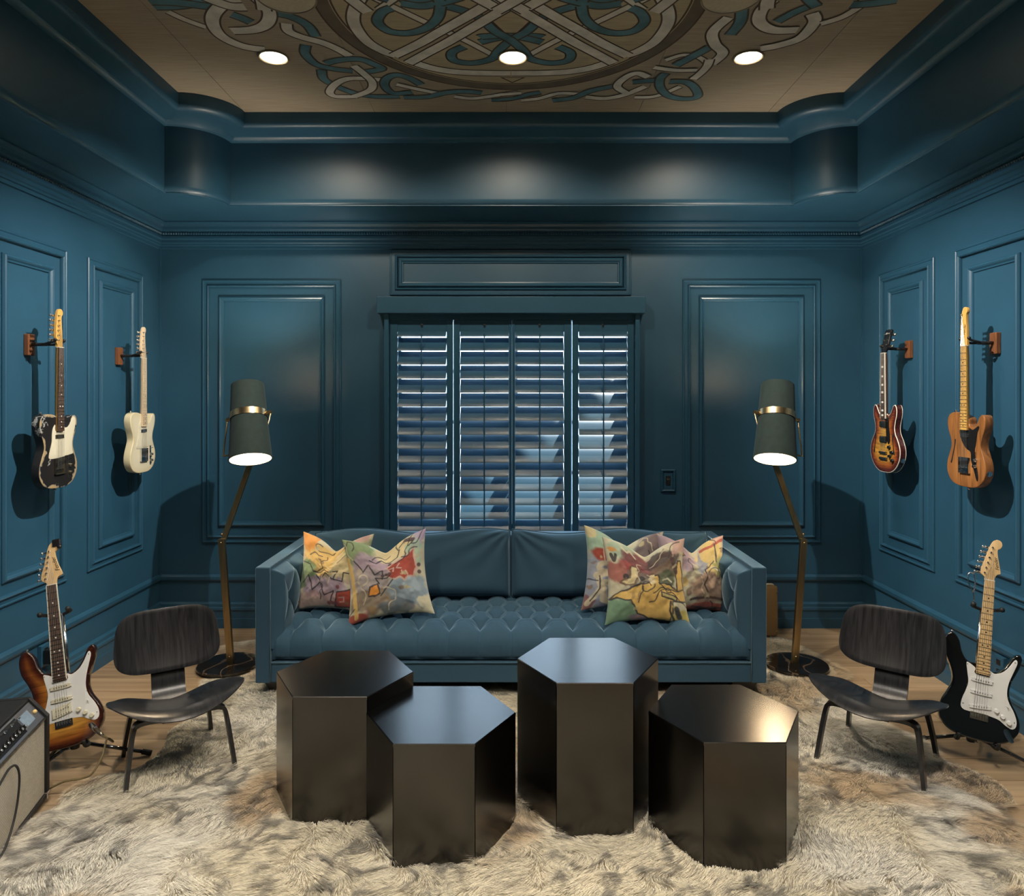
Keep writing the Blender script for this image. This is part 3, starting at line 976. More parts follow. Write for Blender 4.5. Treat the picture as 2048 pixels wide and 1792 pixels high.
# loose back cushions with welts
def cushion(x0, x1, seed):
    w = (x1-x0)/2; hgt = .205; t = .105
    n1, n2 = 110, 64
    parts = []
    u, v = np.meshgrid(np.linspace(-1,1,n1), np.linspace(-1,1,n2), indexing='ij')
    r = (1-np.abs(u)**9)*(1-np.abs(v)**7)
    bul = np.clip(r, 0, 1)**.42
    cx = (x0+x1)/2
    sag = .018*np.sin(u*PI*1.6+seed)*sstep(.2, 1, v)
    inn = -1 if cx > 0 else 1
    ra_ = np.hypot((u-inn*1.0)*1.6, (v-1.0)*.8); an_ = np.arctan2(1.02-v, np.abs(u-inn*1.0)*2.2+.02)
    wr = .011*np.sin(an_*15+seed)*np.exp(-ra_/.75)*sstep(.03, .3, ra_)
    rb_ = np.hypot((u+inn*1.0)*1.6, (v-1.0)*.8); bn_ = np.arctan2(1.02-v, np.abs(u+inn*1.0)*2.2+.02)
    wr = wr + .006*np.sin(bn_*11+seed*2)*np.exp(-rb_/.6)*sstep(.03, .3, rb_)
    wr = wr + (fbm(u*2.2+seed*7, v*1.3-u, seed+3, 2)-.5)*.020*(1-np.abs(u)**4)
    out = None
    for sgn in (1, -1):
        y_ = -sgn*(t*.12 + t*bul*(.92 if sgn > 0 else .75) + (wr if sgn > 0 else 0))
        x_ = u*w; z_ = v*hgt - sag*.9 - .006*(1-np.abs(v))*0
        lean = math.radians(17)
        Y2 = y_*math.cos(lean) + z_*math.sin(lean); Z2 = -y_*math.sin(lean)*1 + z_*math.cos(lean)
        V = np.stack([cx + x_, 4.595-(SF+SB)/2 + Y2, .622 + Z2], -1)
        parts.append(V)
    VV = np.concatenate([parts[0].reshape(-1,3), parts[1].reshape(-1,3)])
    q = grid_quads(n1, n2); N = n1*n2
    rim = []
    def idx(i, j): return i*n2+j
    for i in range(n1-1):
        for j in (0, n2-1):
            rim.append((idx(i,j), idx(i+1,j), idx(i+1,j)+N, idx(i,j)+N))
    for j in range(n2-1):
        for i in (0, n1-1):
            rim.append((idx(i,j), idx(i,j+1), idx(i,j+1)+N, idx(i,j)+N))
    o = np_mesh('back_cushion', VV, np.concatenate([q, q[:, ::-1]+N, np.array(rim)]), mat=M['velvet'], parent=sofa)
    F0 = parts[0]
    loop = [F0[i,0] for i in range(0,n1,2)] + [F0[n1-1,j] for j in range(0,n2,2)] + [F0[i,n2-1] for i in range(n1-1,-1,-2)] + [F0[0,j] for j in range(n2-1,-1,-2)]
    MB().tube([tuple(p) for p in loop]+[tuple(loop[0])], .006, 6).build('welt', M['velvet'], o, smooth=True)
cushion(-IN+.055, -.008, 1)
cushion(.008, IN-.055, 4)
# feet
for sx in (-1, 1):
    for y_ in (SF+.07, SB-.12):
        x0, x1 = sx*(SX-.03), sx*(SX-.17)
        mb = MB()
        z0 = .0
        vs = [(sx*(SX-.09), y_+.01, z0), (sx*(SX-.16), y_+.01, z0), (sx*(SX-.16), y_+.07, z0), (sx*(SX-.09), y_+.07, z0),
              (sx*(SX-.03), y_-.03, SZ0), (sx*(SX-.18), y_-.03, SZ0), (sx*(SX-.18), y_+.10, SZ0), (sx*(SX-.03), y_+.10, SZ0)]
        mb.add(vs, [(0,1,2,3),(4,5,6,7),(0,1,5,4),(1,2,6,5),(2,3,7,6),(3,0,4,7)])
        sofa_part(mb, 'foot', 'darkwood')

# ================================================================ throw pillows
def seg_dist(u, v, p, q):
    px, py = p; qx, qy = q
    dx, dy = qx-px, qy-py
    t = np.clip(((u-px)*dx + (v-py)*dy)/(dx*dx+dy*dy+1e-9), 0, 1)
    return np.hypot(u-px-t*dx, v-py-t*dy)
def poly_dist(u, v, pts):
    d = np.full_like(u, 9.0)
    for p, q in zip(pts[:-1], pts[1:]):
        d = np.minimum(d, seg_dist(u, v, p, q))
    return d
def in_poly(u, v, pts):
    c = np.zeros(u.shape, bool)
    n = len(pts)
    for i in range(n):
        x1, y1 = pts[i]; x2, y2 = pts[(i+1) % n]
        cond = ((y1 > v) != (y2 > v)) & (u < (x2-x1)*(v-y1)/(y2-y1+1e-12)+x1)
        c ^= cond
    return c
class Paint:
    def __init__(s, u, v, base, seed):
        s.u = u; s.v = v; s.seed = seed
        n = fbm(u*3, v*3, seed, 4)[..., None]
        s.c = np.array(base)[None,None,:]*(0.70+.42*n)
        s.k = 0
    def lay(s, mask, col, a=1.0):
        n = .8+.4*fbm(s.u*6, s.v*6, s.seed+50+s.k, 3)[...,None]
        m = (mask*a)[...,None]
        s.c = s.c*(1-m) + np.array(col)[None,None,:]*n*m
        s.k += 1
    def wob(s, f=4, a=.12):
        s.k += 1
        return (s.u + a*(fbm(s.u*f, s.v*f, s.seed+s.k*3, 3)-.5)*2, s.v + a*(fbm(s.u*f+9, s.v*f, s.seed+s.k*3+1, 3)-.5)*2)
    def blob(s, cu, cv, ru, rv, col, a=1.0, soft=.22, f=5, wa=.16, line=None):
        u, v = s.wob(f, wa)
        d = np.hypot((u-cu)/ru, (v-cv)/rv)
        s.lay(1-sstep(1-soft, 1+soft*.3, d), col, a)
        if line is not None:
            s.lay(1-sstep(.02, .06, np.abs(d-1)), line, .85)
    def poly(s, pts, col, a=1.0, line=None, f=7, wa=.03, lw=.014):
        u, v = s.wob(f, wa)
        s.lay(in_poly(u, v, pts).astype(float), col, a)
        if line is not None:
            s.lay(1-sstep(lw, lw+.012, poly_dist(u, v, list(pts)+[pts[0]])), line, .9)
    def stroke(s, pts, col, w=.012, a=.9, f=6, wa=.02):
        u, v = s.wob(f, wa)
        s.lay(1-sstep(w, w+.012, poly_dist(u, v, pts)), col, a)
    def scribble(s, n, col, w=.008):
        r = random.Random(s.seed*7+s.k)
        for _ in range(n):
            x, y = r.uniform(-.9,.9), r.uniform(-.9,.9); a = r.uniform(0, 6.28); pts = [(x, y)]
            for _ in range(r.randint(4, 8)):
                a += r.uniform(-1.3, 1.3); x += .11*math.cos(a); y += .11*math.sin(a); pts.append((x, y))
            s.stroke(catmull(pts, 3), col, w, .85)
    def splash(s, cols, n, r0=.05, r1=.16):
        r = random.Random(s.seed*13+s.k)
        for _ in range(n):
            s.blob(r.uniform(-.95,.95), r.uniform(-.95,.95), r.uniform(r0,r1), r.uniform(r0,r1), r.choice(cols), r.uniform(.45,.85), soft=.3, wa=.10)
    def dots(s, pts, r, col):
        for p in pts:
            s.lay(1-sstep(r*.7, r*1.1, np.hypot(s.u-p[0], s.v-p[1])), col, .9)
INK = (.035,.035,.045); CREAM = (.70,.60,.36); YEL = (.72,.50,.17); LIL = (.42,.32,.40); GRN = (.22,.32,.16); RED = (.42,.085,.055)
ORG = (.75,.32,.05); MINT = (.40,.55,.42); SKY = (.28,.36,.42); MAR = (.24,.07,.08); PINK = (.55,.36,.33); BRN = (.20,.13,.09); PALE = (.66,.62,.46)
M['pillow_print'] = attr_mat('painted_pillow_fabric', 'paint', rough=.75, sheen=.2, bump=.15, bscale=900)
def pillow(name, loc, rot, size, seed, paintfn, label, chop=.085, corner=.10):
    """loc: bottom centre; rot: (lean back, yaw, roll)"""
    n = 165
    g = np.linspace(-1, 1, n)
    u, v = np.meshgrid(g, g, indexing='ij')
    a = size/2
    pin = .12
    x = a*u*(1 - pin*(1-v*v)) 
    z = a*v*(1 - pin*(1-u*u)) + a
    z = z - chop*np.exp(-(np.abs(u)/.40)**1.5)*sstep(-.2, 1, v)
    th = .085*((1-np.abs(u)**2.3)*(1-np.abs(v)**2.3))**.55 + .004
    th = th*(1 - .45*np.exp(-(u/.35)**2)*sstep(.2, 1, v))
    wr = (fbm(u*3.5+seed, v*3.5, seed+11, 3)-.5)*.020 + (fbm((u+v)*1.5, (u-v)*4, seed+5, 2)-.5)*.014
    wr = wr*((1-u*u)*(1-v*v))**.3
    pl = Paint(u, v, PALE, seed); paintfn(pl); pl.scribble(7, INK); pl.scribble(3, (.62,.55,.40), .007)
    pl.splash([(.25,.17,.10), (.55,.48,.30)], 8, .03, .09)
    front = np.stack([x, -th+wr, z], -1).reshape(-1,3)
    back = np.stack([x, th+wr*.4, z], -1).reshape(-1,3)
    N = n*n
    q = grid_quads(n, n)
    rim = []
    for i in range(n-1):
        for j in (0, n-1):
            rim.append((i*n+j, (i+1)*n+j, (i+1)*n+j+N, i*n+j+N))
            rim.append((j*n+i, j*n+i+1, j*n+i+1+N, j*n+i+N))
    o = np_mesh(name, np.concatenate([front, back]), np.concatenate([q[:, ::-1], q+N, np.array(rim)]), mat=M['pillow_print'])
    col = np.clip(pl.c.reshape(-1,3), 0, 1)**1.15*.92
    set_color(o, 'paint', np.concatenate([col, col]))
    lean, yaw, roll = rot
    o.matrix_world = Matrix.Translation(loc) @ Matrix.Rotation(yaw, 4, 'Z') @ Matrix.Rotation(-lean, 4, 'X') @ Matrix.Rotation(roll, 4, 'Y')
    tag(o, label, 'pillow', 'painted throw pillows')
    return o
D = math.radians
def paint_a(p):
    p.splash([YEL, PALE, GRN, LIL, PINK, BRN], 22)
    p.blob(-.1,.45,.9,.6, YEL, .9); p.blob(.5,.3,.45,.6, CREAM, .9); p.blob(-.8,.9,.3,.35, ORG, .8)
    p.blob(-.75,-.05,.45,.42, GRN, .95); p.blob(-.1,-.45,.7,.35, LIL, .9); p.blob(-.2,-.75,.9,.25, PINK, .7)
    p.blob(.75,.75,.35,.3, GRN, .6); p.blob(.8,.95,.2,.2, PINK, .9)
    p.poly([(.3,-.55),(1,-.35),(1,-.9),(.2,-.95)], RED, 1, INK)
    p.stroke([(-.95,.25),(-.6,.2),(-.45,.0),(-.2,-.02),(-.1,.1),(.05,.02),(.3,.05),(.2,-.2),(.45,-.25),(.5,.0),(.9,-.05)], INK)
    p.stroke([(-.8,-.3),(-.6,-.1),(-.45,-.5),(-.2,-.3),(-.05,-.65),(.2,-.5),(.1,-.8)], INK)
    p.stroke([(-.35,-.1),(-.2,-.25),(-.05,.0),(.15,-.2)], INK); p.stroke([(.35,-.68),(.5,-.66),(.48,-.78),(.36,-.8)], PINK, .012)
    p.stroke([(.7,.55),(.55,.4),(.7,.2),(.95,-.1)], INK); p.dots([(.05,-.85),(.15,-.84),(.25,-.83),(.33,-.4)], .06, MAR)
def paint_b(p):
    p.splash([MINT, PALE, LIL, SKY, PINK, YEL], 22)
    p.blob(-.7,.75,.5,.4, GRN, .9); p.blob(-.3,.35,.55,.45, LIL, .9); p.blob(.2,.75,.5,.3, CREAM, .9); p.blob(.85,.9,.2,.3, (.45,.35,.55), .8)
    p.blob(.75,.6,.22,.3, MINT, .8); p.blob(-.5,-.1,.6,.35, (.38,.33,.33), .9); p.blob(-.4,-.6,.7,.3, BRN, .7); p.blob(.5,-.45,.6,.4, SKY, .95)
    p.blob(.6,-.3,.2,.25, (.42,.50,.55), .7); p.blob(.2,-.8,.5,.2, (.12,.15,.18), .8); p.blob(-.85,-.95,.35,.16, RED, .95, wa=.05); p.blob(.9,-.75,.25,.2, PALE, .9)
    p.stroke([(-.98,.5),(-.9,.1),(-.85,-.5),(-.8,-.9)], YEL, .045)
    p.poly([(.0,.3),(.15,.38),(.4,.42),(.6,.5),(.72,.62),(.75,.4),(.8,.1),(.7,-.12),(.55,-.1),(.45,-.2),(.35,-.1),(.2,-.15),(.0,-.05),(.1,.1)], RED, 1, (.6,.45,.38), lw=.02)
    for q in ([(.05,.2),(.2,.22),(.18,.1)], [(.35,.3),(.28,.2),(.4,.15)], [(.5,.05),(.55,-.05)], [(.4,.08),(.42,-.02)]): p.stroke(q, (.65,.45,.4), .014)
    p.poly([(-.45,-.25),(-.25,-.2),(-.2,-.45),(-.35,-.5),(-.5,-.48)], ORG, 1, INK)
    p.stroke([(-.8,.45),(-.6,.15),(-.45,.35),(-.3,.05),(-.1,.2),(-.12,-.1)], INK); p.stroke([(-.4,.5),(-.25,.45),(-.1,.65),(.1,.5),(.3,.55),(.35,.75)], INK)
    p.stroke([(-.2,-.2),(-.3,-.05),(.0,-.1),(.1,.0)], INK); p.stroke([(-.2,-.5),(.0,-.3),(.15,-.15)], INK); p.stroke([(.35,.82),(.45,.9),(.7,.8),(.6,.72)], INK)
    p.dots([(.5,.92),(.57,.9),(.64,.87),(.7,.84),(-.1,.0),(.0,.02),(.08,.05),(.85,.15),(.85,-.02),(.1,.42)], .055, (.10,.06,.07))
    ang = [2*PI*i/14 for i in range(15)]
    p.stroke([(-.62+.13*math.cos(t), -.05+.13*math.sin(t)) for t in ang], (.62,.55,.42), .014)
def paint_c(p):
    p.splash([MINT, SKY, LIL, PALE], 16)
    p.blob(-.5,.7,.7,.5, MINT, .95); p.blob(-.4,-.3,.8,.8, (.33,.36,.45), .9); p.blob(.6,.5,.5,.6, (.18,.13,.15), .9); p.blob(.2,-.9,.9,.3, (.20,.20,.30), .7)
    p.blob(-.95,-.9,.25,.2, MAR, .8); p.blob(-.85,.95,.2,.2, CREAM, .9)
    p.blob(-.6,.35,.32,.22, RED, 1, wa=.06); p.blob(-.2,.38,.28,.2, ORG, 1, wa=.06)
    p.stroke([(-.62,.55),(-.6,.2)], (.7,.5,.4), .015); p.stroke([(.0,.8),(.02,.2)], INK)
    c = (.66,.58,.42)
    p.stroke([(-.55+.2*math.cos(t), .02+.12*math.sin(t)) for t in [2*PI*i/12 for i in range(13)]], c, .065)
    p.stroke([(-.8,-.18),(-.5,-.12),(-.2,-.12)], c, .07); p.stroke([(-.75,-.2),(-.65,-.5),(-.9,-.85)], c, .07); p.stroke([(-.2,-.15),(-.35,-.4),(-.6,-.35),(-.65,-.55)], c, .07)
    p.stroke([(-.6,-.5),(-.55,-.78),(-.35,-.85),(-.25,-.6)], c, .075)
    p.stroke([(-.72,-.2),(-.68,-.5),(-.85,-.8)], INK); p.stroke([(.1,-.2),(.0,-.45),(.1,-.6),(.02,-.9)], INK)
def paint_d(p):
    p.splash([MINT, PALE, MAR, BRN, YEL, ORG], 22)
    p.blob(-.1,.9,.9,.35, PALE, .8); p.blob(-.5,.75,.45,.3, MINT, .7); p.blob(-.2,.45,.55,.45, MAR, .95); p.blob(-.75,.2,.3,.3, (.42,.10,.09), .8); p.blob(.35,.62,.5,.28, (.07,.045,.045), .9)
    p.blob(.4,.3,.35,.25, BRN, .9); p.blob(.4,.02,.4,.3, (.13,.15,.09), .95); p.blob(-.3,.0,.35,.3, (.19,.16,.14), .8); p.blob(-.75,-.75,.45,.4, (.20,.34,.22), .95); p.blob(.85,.85,.2,.3, PINK, .8)
    p.blob(-.05,-.95,.5,.15, (.22,.16,.24), .8)
    p.poly([(-1,-.45),(-.75,-.3),(-.4,-.2),(-.2,-.1),(.05,-.05),(.1,.15),(.25,.15),(.25,-.1),(.55,-.12),(.75,-.25),(.75,.1),(.8,.45),(.9,.45),(.95,.1),(1,-.5),(.8,-.5),(.6,-.5),(.55,-.85),(.5,-1),(0,-.95),(-.3,-.8),(-.5,-.5),(-.7,-.45)], YEL, 1, INK, f=5, wa=.05)
    p.blob(.0,-.55,.4,.3, (.66,.44,.14), .7)
    p.poly([(-.45,.4),(-.3,.42),(-.28,.1),(-.4,-.12),(-.6,-.15),(-.75,-.05),(-.5,.05)], CREAM, 1, BRN, f=5, wa=.04)
    p.poly([(.02,.2),(.14,.22),(.16,-.1),(.0,-.1)], CREAM, 1, None); p.poly([(.3,-.3),(.7,-.4),(.7,-.5),(.3,-.42)], (.50,.46,.22), .8, INK)
    p.blob(.85,-.85,.3,.25, (.58,.48,.13), .9); p.stroke([(.55,-.52),(.5,-.75),(.62,-1)], INK, .02); p.stroke([(.3,.75),(.6,.7),(.7,.4),(.75,.2)], (.09,.05,.05), .05)
    p.dots([(-.6,.08),(-.2,.05),(.68,-.7),(.7,-.78),(.73,-.86)], .085, (.05,.05,.06)); p.stroke([(.35,.0),(.5,.05),(.6,-.05)], PALE, .014)
    p.stroke([(-.9,.6),(-.85,.45),(-.8,.6)], INK, .03); p.stroke([(-.6,.85),(-.5,.75),(-.4,.85),(-.3,.7)], PALE, .02); p.blob(-.85,.75,.12,.12, ORG, .8)
def paint_e(p):
    p.splash([LIL, PALE, BRN, YEL, SKY], 22)
    p.blob(-.6,.6,.6,.6, LIL, .9); p.blob(.5,.5,.5,.6, (.66,.52,.22), .95); p.blob(.75,.15,.3,.35, (.34,.36,.13), .8); p.blob(.1,.4,.12,.6, (.36,.38,.44), .95); p.blob(.3,-.4,.7,.5, (.38,.26,.19), .95)
    p.blob(.3,-.95,.8,.18, RED, .95, wa=.06); p.blob(.9,.95,.25,.2, PINK, .9)
    p.poly([(-.75,.75),(-.5,.8),(-.4,.6),(-.6,.5),(-.8,.55)], ORG, 1, INK)
    p.stroke([(.2,.9),(.5,.85),(.95,.9)], RED, .03); p.stroke([(.62,.85),(.6,.35)], INK, .02); p.stroke([(.5,.4),(.3,.25),(.15,.2),(.2,-.1),(.1,-.3),(.2,-.5)], INK)
    p.stroke([(.4,.2),(.8,.05)], PALE, .03); p.stroke([(-.3,-.7),(.3,-.65),(.9,-.7)], (.12,.06,.05), .03); p.dots([(.8,-.02)], .07, INK); p.stroke([(-.2,-.9),(.2,-.95),(.8,-.9)], (.1,.04,.03), .025)
SEATZ = .402
pillow('throw_pillow', (-1.075, 4.20, SEATZ+.02), (D(15), D(-14), D(-1)), .47, 3, paint_a, 'yellow and red painted throw pillow nearest the left sofa arm')
pillow('throw_pillow', (-.69, 4.09, SEATZ+.012), (D(20), D(4), D(-7)), .50, 8, paint_b, 'lilac and blue painted throw pillow with a red patch, left pair')
pillow('throw_pillow', (.66, 4.21, SEATZ+.015), (D(15), D(8), D(6)), .50, 15, paint_c, 'mint and blue painted throw pillow with cream letters, right group')
pillow('throw_pillow', (1.10, 4.22, SEATZ+.005), (D(14), D(20), D(5)), .47, 22, paint_e, 'mauve and ochre painted throw pillow nearest the right sofa arm')
pillow('throw_pillow', (.785, 4.06, SEATZ-.01), (D(18), D(5), D(2)), .50, 27, paint_d, 'amber painted throw pillow in front of the right group')

# ================================================================ hexagonal tables
def bronze(name='dark_bronze'):
    m, nt, b = new_mat(name)
    tc = nt.nodes.new('ShaderNodeTexCoord')
    nz = nt.nodes.new('ShaderNodeTexNoise'); nz.inputs['Scale'].default_value = 5; nz.inputs['Detail'].default_value = 6
    nt.links.new(tc.outputs['Object'], nz.inputs['Vector'])
    cr = nt.nodes.new('ShaderNodeValToRGB')
    cr.color_ramp.elements[0].position = .3; cr.color_ramp.elements[0].color = (.036,.034,.032,1)
    cr.color_ramp.elements[1].position = .75; cr.color_ramp.elements[1].color = (.046,.043,.040,1)
    nt.links.new(nz.outputs['Fac'], cr.inputs[0]); nt.links.new(cr.outputs[0], b.inputs['Base Color'])
    b.inputs['Metallic'].default_value = 1.0
    b.inputs['Coat Weight'].default_value = .4; b.inputs['Coat Roughness'].default_value = .2
    mp = nt.nodes.new('ShaderNodeMapping'); mp.inputs['Scale'].default_value = (6, 6, 6)
    nt.links.new(tc.outputs['Object'], mp.inputs['Vector'])
    n2 = nt.nodes.new('ShaderNodeTexNoise'); n2.inputs['Scale'].default_value = 2
    nt.links.new(mp.outputs[0], n2.inputs['Vector'])
    mr = nt.nodes.new('ShaderNodeMapRange'); mr.inputs['To Min'].default_value = .24; mr.inputs['To Max'].default_value = .255
    nt.links.new(n2.outputs['Fac'], mr.inputs['Value']); nt.links.new(mr.outputs[0], b.inputs['Roughness'])
    return m
M['bronze'] = bronze()
SHX = .294
def hexpts(s): return [(s*math.cos(PI/3*k), s*math.sin(PI/3*k)) for k in range(6)]
HEX = []
def hex_table(px0, px1, pyf, h, label):
    d = (HC-h)*F/(pyf-CY)
    xc = ((px0+px1)/2-CX)*d/F; yc = d + SHX*math.sqrt(3)/2
    HEX.append((xc, yc))
    r = empty('hexagonal_table', (xc, yc, 0), label=label, cat='table', group='bronze hexagonal tables')
    o = hexpts(SHX); i_ = hexpts(SHX-.003)
    vs = [(x, y, h-.003) for x, y in o] + [(x, y, h) for x, y in i_] + [(x, y, h-.012) for x, y in o]
    fs = [(6,7,8,9,10,11)] + [(k, (k+1) % 6, 6+(k+1) % 6, 6+k) for k in range(6)] + [(12+k, 12+(k+1) % 6, (k+1) % 6, k) for k in range(6)]
    MB().add(vs, fs).build('top', M['bronze'], r)
    for k in range(6):
        a = Vector((*o[k], 0)); b = Vector((*o[(k+1) % 6], 0))
        c = (a+b)/2*.965
        e = (b-a).normalized()*.0018
        q = [a+e, b-e, (b-e)*.98, (a+e)*.98]
        z0, z1 = .004, h-.012
        vs = [(p.x, p.y, z0) for p in q] + [(p.x, p.y, z1) for p in q]
        MB().add(vs, [(3,2,1,0),(4,5,6,7),(0,1,5,4),(1,2,6,5),(2,3,7,6),(3,0,4,7)]).build('side_panel', M['bronze'], r)
    # inner carcass that closes the corner seams
    q = hexpts(SHX*.985)
    MB().prism(q, lambda a, b, t: (a, b, t), .004, h-.013).build('carcass', M['black'], r)
hex_table(585, 734, 1393.5, .523, 'tall bronze hexagonal table at the left of the cluster')
hex_table(785, 951, 1488, .462, 'low bronze hexagonal table reflecting the window, second from left')
hex_table(1112, 1268, 1366, .613, 'tallest bronze hexagonal table with a bluish shiny top')
hex_table(1405, 1575, 1485, .474, 'low bronze hexagonal table at the right of the cluster')

# ================================================================ moulded plywood lounge chairs
def ply():
    m, nt, b = new_mat('black_stained_ash')
    tc = nt.nodes.new('ShaderNodeTexCoord')
    mp = nt.nodes.new('ShaderNodeMapping'); mp.inputs['Scale'].default_value = (60, 4, 4)
    nt.links.new(tc.outputs['Object'], mp.inputs['Vector'])
    wv = nt.nodes.new('ShaderNodeTexNoise'); wv.inputs['Scale'].default_value = 1.2; wv.inputs['Detail'].default_value = 5; wv.inputs['Distortion'].default_value = 1.2
    nt.links.new(mp.outputs[0], wv.inputs['Vector'])
    cr = nt.nodes.new('ShaderNodeValToRGB')
    cr.color_ramp.elements[0].position = .35; cr.color_ramp.elements[0].color = (.008,.008,.009,1)
    cr.color_ramp.elements[1].position = .8; cr.color_ramp.elements[1].color = (.035,.034,.036,1)
    nt.links.new(wv.outputs['Fac'], cr.inputs[0]); nt.links.new(cr.outputs[0], b.inputs['Base Color'])
    b.inputs['Roughness'].default_value = .29
    bp = nt.nodes.new('ShaderNodeBump'); bp.inputs['Strength'].default_value = .03; bp.inputs['Distance'].default_value = .001
    nt.links.new(wv.outputs['Fac'], bp.inputs['Height']); nt.links.new(bp.outputs[0], b.inputs['Normal'])
    return m
M['ply'] = ply()
def shell(outline, deform, t, name, parent, nr=14):
    """curved plywood shell: outline (closed 2D), deform(x,y)->(pos, normal)"""
    n = len(outline); vs = []; 
    rings = [0.0] + [((k+1)/nr) for k in range(nr)]
    for side in (1, -1):
        for rr in rings:
            for (x, y) in outline:
                e = t/2*(1 if rr < .985 else .45)
                p, nn = deform(x*rr, y*rr)
                vs.append(tuple(Vector(p) + Vector(nn)*e*side))
    K = len(rings); fs = []
    for sd in range(2):
        o = sd*K*n
        for i in range(K-1):
            for j in range(n):
                a = o+i*n+j; b = o+i*n+(j+1) % n
                fs.append((a, b, b+n, a+n) if sd == 0 else (b, a, a+n, b+n))
    o1 = (K-1)*n; o2 = K*n + (K-1)*n
    for j in range(n):
        fs.append((o1+j, o1+(j+1) % n, o2+(j+1) % n, o2+j))
    m = MB().add(vs, fs)
    ob = m.build(name, M['ply'], parent, smooth=True, angle=50)
    return ob
def lounge_chair(loc, rz, label):
    r = empty('lounge_chair', loc, rz, label=label, cat='chair', group='black plywood lounge chairs')
    # local: front is -y, x to the right
    def superell(a, bt, bb, n_=2.9, N=72, wtop=1.0, wbot=1.0):
        out = []
        for k in range(N):
            t = 2*PI*k/N
            c, s = math.cos(t), math.sin(t)
            x = a*abs(c)**(2/n_)*(1 if c > 0 else -1)
            y = (bt if s > 0 else bb)*abs(s)**(2/n_)*(1 if s > 0 else -1)
            f = wbot + (wtop-wbot)*((y+bb)/(bt+bb))
            out.append((x*f, y))
        return out
    # seat
    so_ = superell(.298, .208, .205, 2.7, wtop=.86, wbot=1.02)
    def seat_def(x, y):
        def zf(x, y):
            z = .355 - .115*0 + .35*max(0, -0)  # placeholder base
            z = .345 - .22*(y+.2) - 3.2*max(0, -(y+.10))**2
            z += .70*x*x - .018*math.exp(-((abs(x)-.0)/.16)**2)*1.0
            z += .030*sstep(.10, .21, y)*(abs(x)/.28)
            return float(z)
        e = .004
        dx = (zf(x+e, y)-zf(x-e, y))/(2*e); dy = (zf(x, y+e)-zf(x, y-e))/(2*e)
        nn = Vector((-dx, -dy, 1)).normalized()
        return Vector((x, y-.02, zf(x, y))), nn
    shell(so_, seat_def, .011, 'seat', r)
    # backrest
    bo = superell(.244, .150, .152, 3.7, wtop=.90, wbot=1.0)
    def back_def(x, v):
        lean = math.radians(21)
        curve = .95*x*x + .55*v*v*.6
        base = Vector((x, .280, .507))
        nn0 = Vector((0, -math.cos(lean), math.sin(lean)))
        up = Vector((0, math.sin(lean), math.cos(lean)))
        p = base + up*v + nn0*(curve-.02)
        nn = (nn0 - Vector((1,0,0))*(2*.95*x) - up*(2*.33*v)).normalized()
        return p, nn
    shell(bo, back_def, .010, 'backrest', r)
    # spine: wide bent strip from under the seat to the backrest
    pts = catmull([(-.05,.244),(.06,.222),(.13,.212),(.19,.238),(.232,.275),(.256,.33),(.300,.42),(.345,.53),(.356,.56)], 6)
    vs = []; w = .075
    for i, (yy, z) in enumerate(pts):
        a = pts[max(i-1,0)]; b = pts[min(i+1,len(pts)-1)]
        t = Vector((b[0]-a[0], b[1]-a[1])).normalized(); nn = Vector((-t.y, t.x))*.006
        for sx in (-w, w):
            for sg in (1, -1):
                vs.append((sx, yy+nn.x*sg, z+nn.y*sg))
    fs = []
    for i in range(len(pts)-1):
        o = i*4; q = o+4
        fs += [(o, o+2, q+2, q), (o+1, q+1, q+3, o+3), (o, q, q+1, o+1), (o+2, o+3, q+3, q+2)]
    fs += [(0,1,3,2), (len(vs)-4, len(vs)-2, len(vs)-1, len(vs)-3)]
    MB().add(vs, fs).build('spine', M['ply'], r, smooth=True, angle=45)
    # bent plywood leg frames
    def leg(path, w0, w1, name):
        pts = catmull(path, 7); vs = []; fs = []
        n = len(pts)
        for i, p in enumerate(pts):
            p = Vector(p)
            a = Vector(pts[max(i-1,0)]); b = Vector(pts[min(i+1,n-1)])
            t = (b-a).normalized(); s = Vector((0,1,0)); s = (s - t*s.dot(t)).normalized(); nn = t.cross(s)
            w = w0 + (w1-w0)*i/(n-1)
            for ss, sn in ((1,1),(1,-1),(-1,-1),(-1,1)):
                vs.append(tuple(p + s*w/2*ss + nn*.0085*sn))
        for i in range(n-1):
            for j in range(4):
                fs.append((i*4+j, i*4+(j+1) % 4, i*4+4+(j+1) % 4, i*4+4+j))
        fs += [(0,1,2,3), tuple(range(4*n-4, 4*n))]
        return MB().add(vs, fs).build(name, M['ply'], r, smooth=True, angle=45)
    for sx in (-1, 1):
        leg([(sx*.06,-.135,.284),(sx*.13,-.137,.290),(sx*.172,-.142,.284),(sx*.188,-.150,.255),(sx*.205,-.172,.14),(sx*.222,-.195,0)], .050, .036, 'leg')
        leg([(sx*.06,.165,.236),(sx*.115,.168,.240),(sx*.150,.175,.236),(sx*.166,.186,.212),(sx*.182,.215,.11),(sx*.195,.240,0)], .050, .036, 'leg')
    MB().cbox(-.075,.075,-.155,-.115,.268,.290,.004).build('shock_mount', M['ply'], r)
    return r
lounge_chair((-1.545, 3.26, .004), D(33), 'black moulded plywood lounge chair left of the tables, beside the amplifier')
lounge_chair((1.70, 3.27, .004), D(-40), 'black moulded plywood lounge chair right of the tables, beside the black guitar')
